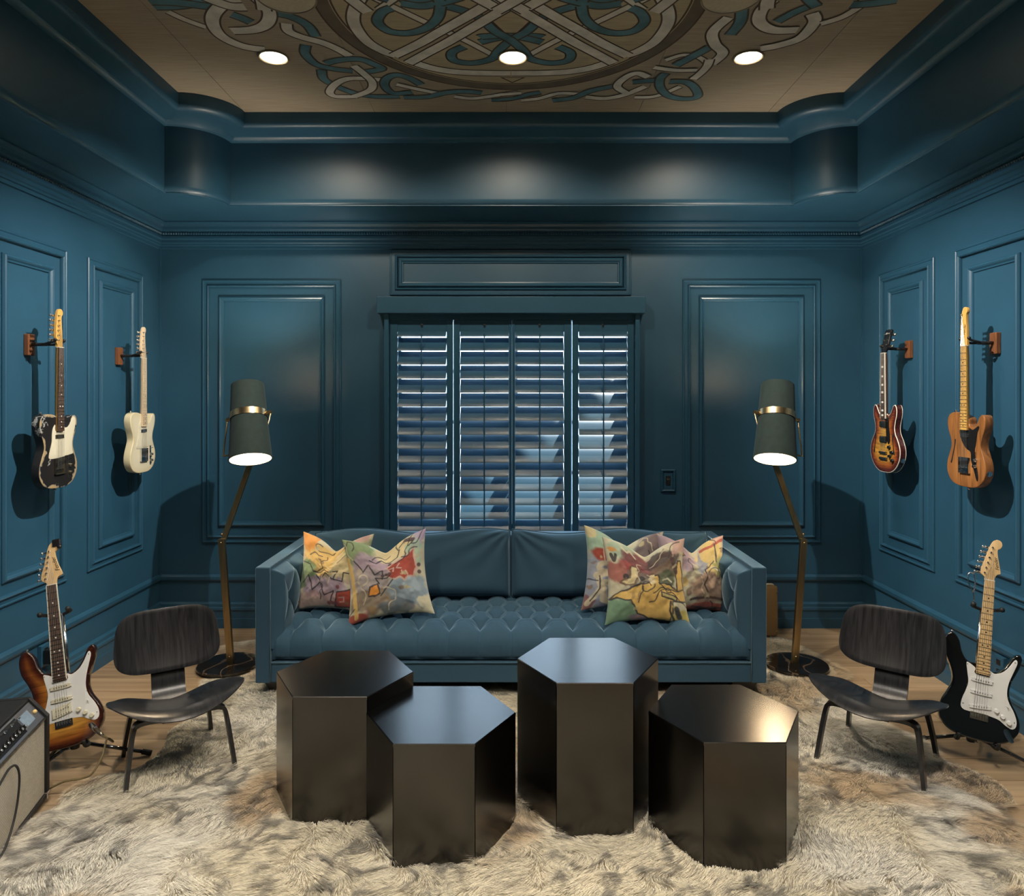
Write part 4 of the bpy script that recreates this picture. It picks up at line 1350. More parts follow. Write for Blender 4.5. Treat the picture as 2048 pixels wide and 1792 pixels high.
# ================================================================ guitars
TELE = [(0,0),(.07,.004),(.125,.030),(.157,.080),(.158,.130),(.138,.180),(.122,.220),(.128,.262),(.147,.305),(.157,.345),(.150,.378),(.130,.388),
        (.110,.374),(.095,.346),(.074,.326),(.048,.322),(.030,.336),(.024,.368),(-.024,.386),(-.06,.396),(-.108,.397),(-.142,.380),(-.156,.345),(-.147,.300),(-.126,.252),
        (-.121,.215),(-.138,.172),(-.158,.120),(-.156,.068),(-.122,.022),(-.065,.003)]
STRAT = [(0,0),(.070,.004),(.125,.028),(.158,.072),(.163,.118),(.148,.162),(.124,.205),(.114,.245),(.119,.290),(.136,.335),(.151,.378),(.156,.412),(.145,.430),
         (.123,.416),(.102,.376),(.078,.343),(.050,.325),(.028,.330),(.010,.345),(-.024,.348),(-.055,.348),(-.075,.362),(-.092,.395),(-.104,.438),(-.127,.467),(-.152,.462),(-.165,.425),
         (-.159,.368),(-.134,.312),(-.120,.268),(-.120,.232),(-.136,.190),(-.158,.145),(-.167,.100),(-.156,.055),(-.120,.018),(-.062,.003)]
ES = [(0,0),(.07,.006),(.130,.040),(.168,.095),(.172,.150),(.150,.200),(.122,.240),(.112,.275),(.120,.315),(.134,.355),(.135,.395),(.118,.420),(.098,.412),
      (.080,.385),(.060,.362),(.035,.358),(.020,.366),(-.020,.366),(-.035,.358),(-.060,.362),(-.080,.385),(-.098,.412),(-.118,.420),(-.135,.395),(-.134,.355),(-.120,.315),
      (-.112,.275),(-.122,.240),(-.150,.200),(-.172,.150),(-.168,.095),(-.130,.040),(-.07,.006)]

def offset_poly(pts, d):
    n = len(pts); out = []
    ar = sum(pts[i][0]*pts[(i+1) % n][1]-pts[(i+1) % n][0]*pts[i][1] for i in range(n))
    sg = 1 if ar > 0 else -1
    for i in range(n):
        a = Vector(pts[i-1]); b = Vector(pts[(i+1) % n])
        t = (b-a).normalized()
        nn = Vector((-t.y, t.x))*sg
        out.append((pts[i][0]+nn.x*d, pts[i][1]+nn.y*d))
    return out

def slab(name, outline, y0, y1, r, mat, parent, fine=None, dome=0.0, n_r=4, side_edge=0.0):
    """rounded slab in the x,z plane from y0 (front) to y1 (back); optional fine front fill with edge-distance attribute"""
    n = len(outline); vs = []; fs = []
    rings = []
    for k in range(n_r+1):
        a = k/n_r*PI/2
        rings.append((r*(1-math.sin(a)), y0 + r*(1-math.cos(a))))      # front rim -> side
    for k in range(n_r+1):
        a = k/n_r*PI/2
        rings.append((r*(1-math.cos(a)), y1 - r*(1-math.sin(a))))
    for ins, yy in rings:
        po = offset_poly(outline, ins) if ins > 1e-6 else outline
        vs += [(x, yy, z) for x, z in po]
    K = len(rings)
    for i in range(K-1):
        for j in range(n):
            a = i*n+j; b = i*n+(j+1) % n
            fs.append((a, b, b+n, a+n))
    fs.append(tuple((K-1)*n+j for j in range(n)))
    edge = [0.0]*(n*3) + [side_edge]*(len(vs)-n*3)
    if fine:
        fo = vs[:n]
        o2 = [(v[0], v[2]) for v in fo]
        xs_ = np.arange(min(p[0] for p in o2), max(p[0] for p in o2), fine); zs_ = np.arange(min(p[1] for p in o2), max(p[1] for p in o2), fine)
        gx, gz = np.meshgrid(xs_, zs_, indexing='ij')
        ins_ = in_poly(gx, gz, o2)
        dd = poly_dist(gx, gz, list(o2)+[o2[0]])
        sel = ins_ & (dd > fine*.5)
        extra = [(float(a), float(b)) for a, b in zip(gx[sel], gz[sel])]
        de = dd[sel]
        co = [Vector(p) for p in o2] + [Vector(p) for p in extra]
        ed = [(i, (i+1) % n) for i in range(n)]
        res = geometry.delaunay_2d_cdt(co, ed, [], 1, 1e-6)
        rv, rf, orig = res[0], res[2], res[3]
        mapv = []
        for i, v in enumerate(rv):
            o = orig[i]
            src = o[0] if o else None
            if src is not None and src < n:
                mapv.append(src)
            else:
                e = float(de[src-n]) if src is not None else 0.0
                yy = y0 - dome*(1-math.exp(-(e/.05)**2))
                mapv.append(len(vs)); vs.append((v.x, yy, v.y)); edge.append(e)
        for f in rf:
            fs.append(tuple(mapv[i] for i in f))
    else:
        fs.append(tuple(range(n)))
    o = MB().add(vs, fs).build(name, mat, parent, smooth=True, angle=40)
    if fine:
        at = o.data.attributes.new('edge', 'FLOAT', 'POINT')
        at.data.foreach_set('value', np.array(edge, dtype=np.float32))
    return o

def ramp_mat(name, stops, rough=.12, grain=None, coat=.6, wear=False, jitter=.0):
    """finish whose colour follows the distance from the body edge"""
    m, nt, b = new_mat(name)
    a = nt.nodes.new('ShaderNodeAttribute'); a.attribute_name = 'edge'
    tc = nt.nodes.new('ShaderNodeTexCoord')
    mr = nt.nodes.new('ShaderNodeMapRange'); mr.inputs['From Max'].default_value = .12
    src = a.outputs['Fac']
    if jitter:
        nz0 = nt.nodes.new('ShaderNodeTexNoise'); nz0.inputs['Scale'].default_value = 22; nz0.inputs['Detail'].default_value = 5
        nt.links.new(tc.outputs['Object'], nz0.inputs['Vector'])
        s = nt.nodes.new('ShaderNodeMath'); s.operation = 'MULTIPLY_ADD'
        s.inputs[1].default_value = jitter; nt.links.new(nz0.outputs['Fac'], s.inputs[0])
        nt.links.new(src, s.inputs[2])
        s2 = nt.nodes.new('ShaderNodeMath'); s2.operation = 'SUBTRACT'; s2.inputs[1].default_value = jitter*.5
        nt.links.new(s.outputs[0], s2.inputs[0]); src = s2.outputs[0]
    nt.links.new(src, mr.inputs['Value'])
    cr = nt.nodes.new('ShaderNodeValToRGB')
    el = cr.color_ramp.elements
    el[0].position = stops[0][0]; el[0].color = (*stops[0][1], 1)
    el[1].position = stops[-1][0]; el[1].color = (*stops[-1][1], 1)
    for p, c in stops[1:-1]:
        e = el.new(p); e.color = (*c, 1)
    nt.links.new(mr.outputs[0], cr.inputs[0])
    res = cr.outputs[0]
    if grain:
        mp = nt.nodes.new('ShaderNodeMapping'); mp.inputs['Scale'].default_value = grain
        nt.links.new(tc.outputs['Object'], mp.inputs['Vector'])
        nz = nt.nodes.new('ShaderNodeTexNoise'); nz.inputs['Scale'].default_value = 1; nz.inputs['Detail'].default_value = 4; nz.inputs['Distortion'].default_value = .8
        nt.links.new(mp.outputs[0], nz.inputs['Vector'])
        g = nt.nodes.new('ShaderNodeMapRange'); g.inputs['From Min'].default_value = .3; g.inputs['From Max'].default_value = .7
        g.inputs['To Min'].default_value = .45; g.inputs['To Max'].default_value = 1.15
        nt.links.new(nz.outputs['Fac'], g.inputs['Value'])
        mu = nt.nodes.new('ShaderNodeMix'); mu.data_type = 'RGBA'; mu.blend_type = 'MULTIPLY'; mu.inputs['Factor'].default_value = 1
        cmb = nt.nodes.new('ShaderNodeCombineColor')
        for k in range(3): nt.links.new(g.outputs[0], cmb.inputs[k])
        nt.links.new(res, mu.inputs['A']); nt.links.new(cmb.outputs[0], mu.inputs['B']); res = mu.outputs['Result']
    if wear:
        # scattered chips down to primer grey
        nz = nt.nodes.new('ShaderNodeTexNoise'); nz.inputs['Scale'].default_value = 13; nz.inputs['Detail'].default_value = 6; nz.inputs['Roughness'].default_value = .65
        nt.links.new(tc.outputs['Object'], nz.inputs['Vector'])
        nz3 = nt.nodes.new('ShaderNodeTexNoise'); nz3.inputs['Scale'].default_value = 5
        nt.links.new(tc.outputs['Object'], nz3.inputs['Vector'])
        sub = nt.nodes.new('ShaderNodeMath'); sub.operation = 'SUBTRACT'; sub.inputs[1].default_value = .5; nt.links.new(nz.outputs['Fac'], sub.inputs[0])
        ab = nt.nodes.new('ShaderNodeMath'); ab.operation = 'ABSOLUTE'; nt.links.new(sub.outputs[0], ab.inputs[0])
        ls = nt.nodes.new('ShaderNodeMath'); ls.operation = 'LESS_THAN'; ls.inputs[1].default_value = .022; nt.links.new(ab.outputs[0], ls.inputs[0])
        gt = nt.nodes.new('ShaderNodeMath'); gt.operation = 'GREATER_THAN'; gt.inputs[1].default_value = .56; nt.links.new(nz3.outputs['Fac'], gt.inputs[0])
        mm = nt.nodes.new('ShaderNodeMath'); mm.operation = 'MULTIPLY'; nt.links.new(ls.outputs[0], mm.inputs[0]); nt.links.new(gt.outputs[0], mm.inputs[1])
        mu = nt.nodes.new('ShaderNodeMix'); mu.data_type = 'RGBA'
        nt.links.new(mm.outputs[0], mu.inputs['Factor']); nt.links.new(res, mu.inputs['A']); mu.inputs['B'].default_value = (.30,.31,.30,1); res = mu.outputs['Result']
    nt.links.new(res, b.inputs['Base Color'])
    b.inputs['Roughness'].default_value = rough
    b.inputs['Coat Weight'].default_value = coat; b.inputs['Coat Roughness'].default_value = .05
    return m
M['relic'] = ramp_mat('worn_black_lacquer', [(0,(.34,.25,.13)),(.05,(.30,.22,.12)),(.075,(.20,.20,.18)),(.10,(.012,.011,.011)),(1,(.014,.013,.013))], rough=.4, coat=.1, wear=True, jitter=.095)
M['olympic'] = ramp_mat('aged_white_lacquer', [(0,(.60,.53,.34)),(.3,(.66,.61,.44)),(1,(.68,.63,.46))], rough=.25, coat=.4)
M['natural'] = ramp_mat('natural_mahogany', [(0,(.30,.12,.035)),(1,(.40,.175,.055))], rough=.3, grain=(60,60,5), coat=.3)
M['burst'] = ramp_mat('tobacco_burst', [(0,(.035,.010,.006)),(.12,(.09,.022,.010)),(.34,(.32,.11,.022)),(.62,(.50,.24,.045)),(1,(.55,.29,.06))], rough=.15, grain=(5,30,55), coat=.7)
M['esburst'] = ramp_mat('flame_burst', [(0,(.075,.012,.008)),(.12,(.14,.026,.012)),(.34,(.42,.12,.02)),(.62,(.62,.30,.04)),(1,(.66,.35,.05))], rough=.15, grain=(12,40,70), coat=.7)
M['gloss_black'] = ramp_mat('gloss_black_lacquer', [(0,(.006,.006,.006)),(1,(.008,.008,.008))], rough=.08, coat=1.0)

def text_mesh(name, body, size, mat, parent, mw, shear=.25, extrude=.0003):
    c = bpy.data.curves.new(name, 'FONT'); c.body = body; c.size = size; c.shear = shear; c.extrude = extrude; c.align_x = 'CENTER'; c.align_y = 'CENTER'
    t = bpy.data.objects.new(name+'_tmp', c); COL.objects.link(t)
    bpy.context.view_layer.update()
    me = bpy.data.meshes.new_from_object(t.evaluated_get(bpy.context.evaluated_depsgraph_get()))
    bpy.data.objects.remove(t)
    me.materials.clear(); me.materials.append(mat)
    o = bpy.data.objects.new(name, me); COL.objects.link(o); o.parent = parent
    o.matrix_local = mw
    return o
# local frame for flat things on the guitar face: local x->x, y->z, z->-y
def face_m(x, z, y, ang=0):
    return Matrix.Translation((x, y, z)) @ Matrix.Rotation(PI/2, 4, 'X') @ Matrix.Rotation(ang, 4, 'Z')

def fret_z(nut, k, scale): return nut - scale*(1-2**(-k/12))

def cyl_front(mb, x, z, y, r, h, n=16, r2=None):
    mb.lathe([(.0005,0),(r,0),(r2 or r,h),(.0005,h)], n, face_m(x, z, y))
    return mb

def guitar(kind, root, o):
    """build a guitar standing on z=0, facing -y"""
    outline = {'t': TELE, 's': STRAT, 'e': ES}[kind]
    ol = catmull(outline, 5, closed=True)
    T = .045 if kind != 'e' else .042
    yf = -T/2
    body = slab('body', ol, yf, T/2, .006 if kind != 't' else .004, M[o['finish']], root, fine=.0075, dome=.004 if kind == 'e' else 0.0, side_edge=.05 if o['finish'] == 'relic' else 0.0)
    nut = .752 if kind != 'e' else .742
    scale = .648 if kind != 'e' else .628
    nend = .305 if kind == 't' else (.302 if kind == 's' else .335)
    wn_, wb_ = .0212, .0285
    wz = lambda z: wb_ + (wn_-wb_)*(z-nend)/(nut-nend)
    ya, yb = yf-.007, yf-.013          # board back / board face
    # neck back: half-round loft
    mb = MB(); k = 9; zs = [nend, .36, .41, .5, .6, .7, nut]
    vs = []
    for z in zs:
        w = wz(z); dpt = .024 if z < .72 else .020
        for i in range(k):
            a = PI*i/(k-1)
            vs.append((w*math.cos(a), ya + dpt*math.sin(a)**.8, z))
    fs = [(i*k+j, i*k+j+1, (i+1)*k+j+1, (i+1)*k+j) for i in range(len(zs)-1) for j in range(k-1)]
    fs += [(i*k, (i+1)*k, (i+1)*k+k-1, i*k+k-1) for i in range(len(zs)-1)]
    fs += [tuple(range(k)), tuple((len(zs)-1)*k+j for j in range(k))]
    neck = mb.add(vs, fs).build('neck', M[o['neck']], root, smooth=True, angle=50)
    # fretboard
    mb = MB(); vs = []
    for z in (nend, nut):
        w = wz(z)
        vs += [(-w, ya, z), (-w, yb+.0012, z), (-w*.5, yb, z), (w*.5, yb, z), (w, yb+.0012, z), (w, ya, z)]
    mb.add(vs, [(j, (j+1) % 6, 6+(j+1) % 6, 6+j) for j in range(6)] + [(5,4,3,2,1,0), (6,7,8,9,10,11)])
    fb = mb.build('fretboard', M[o['board']], root)
    if o.get('binding'):
        mb = MB()
        for s in (-1, 1):
            mb.add([(s*(wz(nend)), ya+.001, nend), (s*(wz(nend)+.002), ya+.001, nend), (s*(wz(nut)+.002), ya+.001, nut), (s*wz(nut), ya+.001, nut),
                    (s*(wz(nend)-.001), yb, nend), (s*(wz(nend)+.002), yb, nend), (s*(wz(nut)+.002), yb, nut), (s*(wz(nut)-.001), yb, nut)],
                   [(0,1,2,3),(4,5,6,7),(0,1,5,4),(1,2,6,5),(2,3,7,6),(3,0,4,7)])
        mb.build('binding', M['bone'], fb)
    mb = MB()
    for q in range(1, 23):
        z = fret_z(nut, q, scale)
        if z < nend+.004: break
        w = wz(z)
        mb.box(-w, w, yb-.0010, yb+.001, z-.0010, z+.0010)
    tag(mb.build('frets', M[o.get('fretmat', 'nickel')], fb), kind='stuff')
    mk = M[o['dots']]
    for q in (3, 5, 7, 9, 12, 15, 17, 19, 21):
        z = (fret_z(nut, q, scale)+fret_z(nut, q-1, scale))/2
        if z < nend+.005: continue
        if o.get('blocks'):
            MB().box(-.011, .011, yb-.0004, yb+.001, z-.006, z+.006).build('fret_marker', mk, fb)
        elif q == 12:
            for s in (-1, 1):
                cyl_front(MB(), s*.011, z, yb+.0004, .0034, .0010, 12).build('fret_marker', mk, fb)
        else:
            cyl_front(MB(), 0, z, yb+.0004, .0034, .0010, 12).build('fret_marker', mk, fb)
    MB().box(-wn_, wn_, yb-.0012, ya+.008, nut, nut+.004).build('nut', M['bone'], root)
    # headstock
    if kind == 't':
        ho = catmull([(-.021,.0),(-.021,.012),(-.030,.028),(-.0335,.060),(-.031,.110),(-.0245,.160),(-.017,.190),(-.004,.204),(.012,.204),(.023,.194),(.024,.178),(.015,.165),(.0145,.130),(.019,.080),(.021,.040),(.021,.0)], 5, closed=False)
    elif kind == 's':
        big = 1.10 if o.get('bighead') else 1.0
        ho = catmull([(-.021,.0),(-.022,.012),(-.037*big,.026),(-.038*big,.05),(-.026,.10),(-.013,.15),(-.004,.180),(.006,.198),(.022,.206),(.038,.198),(.043,.180),(.036,.163),(.026,.155),(.027,.130),(.034,.095),(.041*big,.060),(.044*big,.040),(.030,.032),(.022,.016),(.021,.0)], 5, closed=False)
    else:
        ho = catmull([(-.021,0),(-.023,.012),(-.036,.030),(-.037,.06),(-.033,.11),(-.037,.140),(-.024,.152),(-.012,.146),(0,.153),(.012,.146),(.024,.152),(.037,.140),(.033,.11),(.037,.06),(.036,.030),(.023,.012),(.021,0)], 4, closed=False)
    hroot = empty('headstock_mount', (0, ya+.001, nut+.003), parent=root) if False else None
    hy0 = ya+.001 if kind != 'e' else ya-.003
    head = slab('headstock', [(x, z) for x, z in ho], 0, .0145, .0015, M[o['head']], root)
    head.location = (0, hy0, nut+.003)
    if kind == 'e': head.rotation_euler = (math.radians(-14), 0, 0)
    # tuners
    def tuner(px, pz, side):
        t = MB()
        t.lathe([(.0005,-.001),(.0048,-.001),(.0048,.002),(.0028,.003),(.0030,.010),(.0005,.010)], 12, face_m(px, pz, 0))
        t.cbox(min(px, px+side*.030), max(px, px+side*.030), .016, .023, pz-.006, pz+.006, .002)
        bx = px+side*.038
        t.lathe([(.0005,-.008),(.006,-.007),(.0085,-.003),(.0085,.003),(.006,.007),(.0005,.008)], 12, Matrix.Translation((bx, .019, pz)) @ Matrix.Rotation(PI/2, 4, 'X') @ Matrix.Diagonal((.55,1,.6,1)))
        t.tube([(px+side*.02, .019, pz), (bx, .019, pz)], .0022, 6)
        t.build('tuner', M[o.get('tuners', 'chrome')], head, smooth=True, angle=50)
    posts = []
    if kind == 'e':
        for i in range(3):
            for s in (-1, 1):
                tuner(s*.021, .045+i*.037, s); posts.append((s*.021, .045+i*.037))
    else:
        for i in range(6):
            f = i/5
            px = (-.022+.014*f) if kind == 's' else (-.022+.006*f)
            if kind == 's': px = -.024+.026*f
            pz = (.032 if kind == 's' else .036) + .0262*i
            tuner(px, pz, -1); posts.append((px, pz))
    if o.get('logo'):
        lx, lz, la, ls = o['logo_at']
        text_mesh('logo', o['logo'], ls, M[o.get('logomat', 'black')], head, face_m(lx, lz, -.0004, la), .3)
    # bridge, pickups, guard, knobs
    zb = nut - scale
    g = lambda nm, pts, mat, par, y0=None, t=.0022: slab(nm, catmull(pts, 4, closed=True), yf-t, yf+.0005, .0006, M[mat], par)
    def knob(x, z, mat, r=.011, h=.016, par=body):
        mb = MB(); mb.lathe([(.0005,0),(r,0),(r,h*.35),(r*.82,h*.5),(r*.75,h),(.0005,h)], 20, face_m(x, z, yf-.002))
        mb.build('knob', M[mat], par, smooth=True, angle=40)
    if kind == 't':
        if o.get('thin'):
            pgd = g('pickguard', [(.030,.318),(.060,.308),(.085,.318),(.108,.330),(.112,.318),(.098,.290),(.092,.255),(.085,.225),(.078,.2),(.083,.17),(.086,.14),(.098,.10),(.105,.06),(.098,.042),(.088,.055),(.076,.085),(.060,.12),(.048,.15),(.045,.19),(.012,.205),(-.020,.235),(-.040,.27),(-.045,.30),(-.030,.325),(-.028,.305),(.028,.303)], o['guard'], body)
            # f-hole, a dark slit let into the top
            fh = catmull([(-.090,.245),(-.086,.252),(-.080,.246),(-.086,.215),(-.100,.170),(-.112,.128),(-.120,.118),(-.126,.126),(-.120,.135),(-.110,.165),(-.094,.215)], 4, closed=True)
            slab('f_hole', fh, yf-.0006, yf+.001, .0002, M['rubber'], body)
        else:
            pgd = g('pickguard', [(.029,.332),(.05,.322),(.074,.326),(.095,.346),(.112,.372),(.128,.378),(.140,.365),(.140,.340),(.130,.305),(.114,.262),(.109,.232),(.112,.200),(.118,.178),(.085,.172),(.045,.168),(.040,.165),(-.045,.160),(-.085,.165),(-.078,.20),(-.062,.25),(-.060,.29),(-.052,.322),(-.034,.34),(-.0295,.305),(.0295,.303)], o['guard'], body)
            cp = g('control_plate', [(.082,.02+.03),(.092,.045),(.100,.055),(.099,.17),(.092,.178),(.082,.17),(.080,.11)], o.get('plate', 'chrome'), body, t=.0016)
        knx = .091 if not o.get('thin') else .086
        for kz in ((.115, .075) if not o.get('thin') else (.150, .118)):
            knob(knx, kz, o['knobs'], .0105, .015)
        sw = MB().tube([(knx, yf-.002, .152 if not o.get('thin') else .19), (knx+.003, yf-.018, .160 if not o.get('thin') else .196)], .0018, 6)
        sw.build('switch', M['black'], body)
        if o.get('thin'):
            pass
        bp = MB().cbox(-.042, .042, yf-.003, yf, zb-.030, zb+.055, .001).build('bridge', M[o.get('bridge', 'chrome')], body)
        mb = MB()
        for i in range(3):
            mb.tube([(-.030+i*.021, yf-.007, zb-.002), (-.013+i*.021, yf-.007, zb-.002)], .004, 8)
        mb.box(-.042, -.040, yf-.012, yf, zb-.030, zb+.055); mb.box(.040, .042, yf-.012, yf, zb-.030, zb+.055); mb.box(-.042, .042, yf-.012, yf, zb-.030, zb-.028)
        mb.build('saddle', M[o.get('bridge', 'chrome')], bp)
        pk = slab('pickup', catmull([(-.036,zb+.018),(-.033,zb+.012),(.033,zb+.022),(.037,zb+.028),(.035,zb+.040),(-.035,zb+.032)], 3, closed=True), yf-.006, yf, .001, M['black_plastic'], bp)
        slab('pickup', catmull([(-.035,.272),(-.030,.266),(.030,.266),(.035,.272),(.035,.280),(.030,.286),(-.030,.286),(-.035,.280)], 3, closed=True), yf-.007, yf, .002, M[o.get('neckpu', 'chrome')], body)
    elif kind == 's':
        PG = [(.030,.326),(.050,.318),(.080,.333),(.104,.362),(.124,.398),(.134,.402),(.137,.385),(.124,.342),(.109,.292),(.104,.246),(.112,.207),(.134,.168),(.148,.130),(.146,.100),(.130,.088),(.105,.098),(.080,.114),(.050,.120),(.030,.121),(-.040,.121),(-.066,.124),(-.078,.140),(-.074,.175),(-.062,.215),(-.055,.255),(-.062,.300),(-.068,.338),(-.060,.343),(-.030,.325),(-.0295,.300),(.0295,.300)]
        pgd = g('pickguard', PG, 'white_plastic', body)
        pups = [(.272, 0), (.215, 0), (.152, .13)]
        for i, (pz, an) in enumerate(pups):
            if i == 2 and o.get('humb'):
                p = slab('pickup', catmull([(-.038,.136),(.034,.150),(.038,.158),(.036,.190),(.030,.194),(-.038,.182),(-.042,.174),(-.042,.142)], 3, closed=True), yf-.009, yf, .002, M['cream_plastic'], pgd)
                rows = ((.150, .13), (.172, .13))
            else:
                c, s_ = math.cos(an), math.sin(an)
                rr = [(-.042,0),(-.038,-.009),(.038,-.009),(.042,0),(.038,.009),(-.038,.009)]
                p = slab('pickup', catmull([(x*c - z*s_, pz + x*s_ + z*c) for x, z in rr], 3, closed=True), yf-.009, yf, .002, M['cream_plastic' if o.get('humb') else 'white_plastic'], pgd)
                rows = ((pz, an),)
            mb = MB()
            for pz2, an2 in rows:
                for q in range(6):
                    xx = -.026+q*.0104
                    cyl_front(mb, xx*math.cos(an2), pz2 + xx*math.sin(an2), yf-.0088, .0024, .0008, 8)
            tag(mb.build('pole_pieces', M['black'], p), kind='stuff')
        for kx, kz in ((.066,.152),(.092,.132),(.118,.112)):
            knob(kx, kz, 'cream_plastic' if o.get('humb') else 'white_plastic', .011, .014, pgd)
        MB().tube([(.104, yf-.002, .186), (.112, yf-.016, .180)], .002, 6).build('switch', M['white_plastic'], pgd)
        bp = MB().cbox(-.037, .037, yf-.003, yf, zb-.012, zb+.020, .001)
        bpo = bp.build('bridge', M[o.get('bridge', 'chrome')], body)
        for q in range(6):
            xx = -.0265+q*.0106
            MB().cbox(xx-.0045, xx+.0045, yf-.008, yf-.002, zb-.010, zb+.010, .001).build('saddle', M[o.get('bridge', 'chrome')], bpo)
        for q in range(11):
            pass
        jm = [(.100,.075),(.112,.082),(.122,.074),(.140,.045),(.142,.032),(.132,.026),(.120,.036),(.104,.060)]
        g('jack_plate', jm, 'chrome', body, t=.003)
        mb = MB()
        for x, z in ((-.064,.335),(-.070,.15),(.128,.39),(.118,.30),(.140,.12),(-.058,.24),(.06,.325),(.108,.225)):
            cyl_front(mb, x, z, yf-.002, .0026, .0012, 8)
        tag(mb.build('guard_screws', M['nickel'], pgd), kind='stuff')
    else:
        pgd = g('pickguard', [(.022,.335),(.040,.345),(.056,.325),(.060,.28),(.068,.24),(.072,.20),(.064,.182),(.050,.178),(.030,.205),(.028,.21),(.027,.33)], 'black_plastic', body, t=.004)
        # cream edge on the top
        loop = [(x, yf+.004, z) for x, z in offset_poly(ol, .0015)]
        MB().tube(loop+[loop[0]], .0032, 6).build('binding', M['bone'], body, smooth=True)
        loop = [(x, T/2-.004, z) for x, z in offset_poly(ol, .0015)]
        MB().tube(loop+[loop[0]], .0028, 6).build('binding', M['bone'], body, smooth=True)
        for pz in (.300, .205):
            MB().cbox(-.037, .037, yf-.012, yf, pz-.020, pz+.020, .002).build('pickup', M['black_plastic'], body)
            MB().cbox(-.033, .033, yf-.016, yf-.010, pz-.016, pz+.016, .002).build('pickup_cover', M['nickel'], body)
        MB().cbox(-.042, .042, yf-.016, yf-.004, zb+.002, zb+.016, .002).build('bridge', M['nickel'], body)
        MB().cbox(-.045, .045, yf-.014, yf-.002, zb-.036, zb-.020, .003).build('tailpiece', M['nickel'], body)
        for kx, kz in ((.070,.160),(.098,.130),(.075,.105),(.105,.080)):
            knob(kx, kz, 'black_plastic', .012, .016)
        for s in (-1, 1):
            fh = catmull([(s*.098,.235),(s*.104,.242),(s*.110,.234),(s*.104,.205),(s*.112,.160),(s*.122,.125),(s*.118,.115),(s*.110,.122),(s*.106,.160),(s*.098,.205)], 4, closed=True)
            slab('f_hole', fh, yf-.0046, yf+.001, .0002, M['rubber'], body)
    # strings
    mb = MB()
    for q in range(6):
        xb_ = -.026+q*.0104; xn = -.0175+q*.007
        mb.tube([(xb_, yf-.011, zb), (xn, yb-.0022, nut+.003)], .00055 + .00025*(5-q)/5, 4, caps=False)
        order = q if kind != 'e' else (0, 2, 4, 5, 3, 1)[q]
        hx, hz = posts[order]
        if kind != 'e':
            mb.tube([(xn, yb-.0022, nut+.003), (hx, hy0-.004, nut+.003+hz)], .0006, 4, caps=False)
    tag(mb.build('strings', M['steel'], root), kind='stuff')
    # strap buttons
    for x, z, dz in ((0, 0, -1), ((-.135 if kind == 's' else -.115 if kind == 't' else -.115), (.466 if kind == 's' else .396 if kind == 't' else .415), 1)):
        MB().lathe([(.0005,-.002),(.004,0),(.0045,.006),(.008,.010),(.007,.013),(.0005,.014)], 12, Matrix.Translation((x, 0, z)) @ (Matrix.Rotation(PI, 4, 'X') if dz < 0 else Matrix.Identity(4))).build('strap_button', M['chrome'], body, smooth=True)
    # output jack plate on the side
    if kind in 'te':
        zj = .085
        xs_side = max(p[0] for p in ol if abs(p[1]-zj) < .012)
        MB().lathe([(.0005,0),(.014,0),(.014,.002),(.006,.003),(.006,.0015),(.0005,.0015)], 20, Matrix.Translation((xs_side-.0015, 0, zj)) @ Matrix.Rotation(PI/2+.12, 4, 'Y')).build('jack', M['chrome'], body, smooth=True, angle=40)
    return root

def hanger(wall, yy, zz, standoff, label):
    """wood block with padded yoke on a side wall; wall=-1 left, +1 right"""
    r = empty('guitar_hanger', (wall*(XW-.0), yy, zz), PI/2 if wall < 0 else -PI/2, label=label, cat='wall hanger', group='guitar wall hangers')
    # local: -y points into the room, wall at y=0
    MB().cbox(-.028, .028, -.026, 0, -.060, .055, .004).build('block', M['mahogany'], r)
    MB().tube([(0, -.02, 0), (0, -standoff+.022, 0)], .009, 12).build('stem', M['black'], r, smooth=True)
    for s in (-1, 1):
        MB().tube(catmull([(0, -standoff+.026, 0), (s*.022, -standoff+.022, 0), (s*.036, -standoff+.004, .002), (s*.036, -standoff-.034, .012), (s*.036, -standoff-.046, .020)], 5), .0065, 10).build('prong', M['rubber'], r, smooth=True)
        MB().lathe([(.0005,-.008),(.008,-.006),(.009,.004),(.0005,.008)], 12, Matrix.Translation((s*.036, -standoff-.046, .024))).build('prong_tip', M['rubber'], r, smooth=True)
    return r

def wall_guitar(kind, wall, d, zbot, opts, label, s=1.0):
    st = .150
    r = empty('electric_guitar', (wall*(XW-st), d, zbot), PI/2 if wall < 0 else -PI/2, label=label, cat='guitar', group='guitars hung on the walls')
    r.scale = (s, s, s)
    guitar(kind, r, opts)
    return r
FEND = 'Fender'
wall_guitar('t', -1, 3.80, 1.215, dict(finish='relic', neck='maple_amber', board='rosewood', dots='pearl', head='maple_amber', guard='cream_plastic', plate='nickel', knobs='nickel', bridge='nickel', neckpu='nickel'),
            'worn black electric guitar with cream pickguard hung on the left wall')
wall_guitar('t', -1, 4.67, 1.205, dict(finish='olympic', neck='maple_pale', board='maple_pale', dots='black', head='maple_pale', guard='cream_plastic', knobs='chrome'),
            'cream white electric guitar with maple neck hung on the left wall')
wall_guitar('e', 1, 4.60, 1.215, dict(finish='esburst', neck='mahogany', board='rosewood', dots='pearl', blocks=True, binding=True, head='black_plastic', tuners='nickel', logo='Gibson', logo_at=(0,.125,0,.016), logomat='pearl'),
            'cherry sunburst double-cutaway guitar with cream binding hung on the right wall', s=1.04)
wall_guitar('t', 1, 3.78, 1.222, dict(finish='natural', neck='maple_amber', board='maple_amber', dots='black', head='maple_amber', guard='black_plastic', knobs='chrome', thin=True, fretmat='nickel', logo=FEND, logo_at=(.004,.085,PI/2-.1,.020)),
            'natural wood guitar with f-hole and black pickguard hung on the right wall')
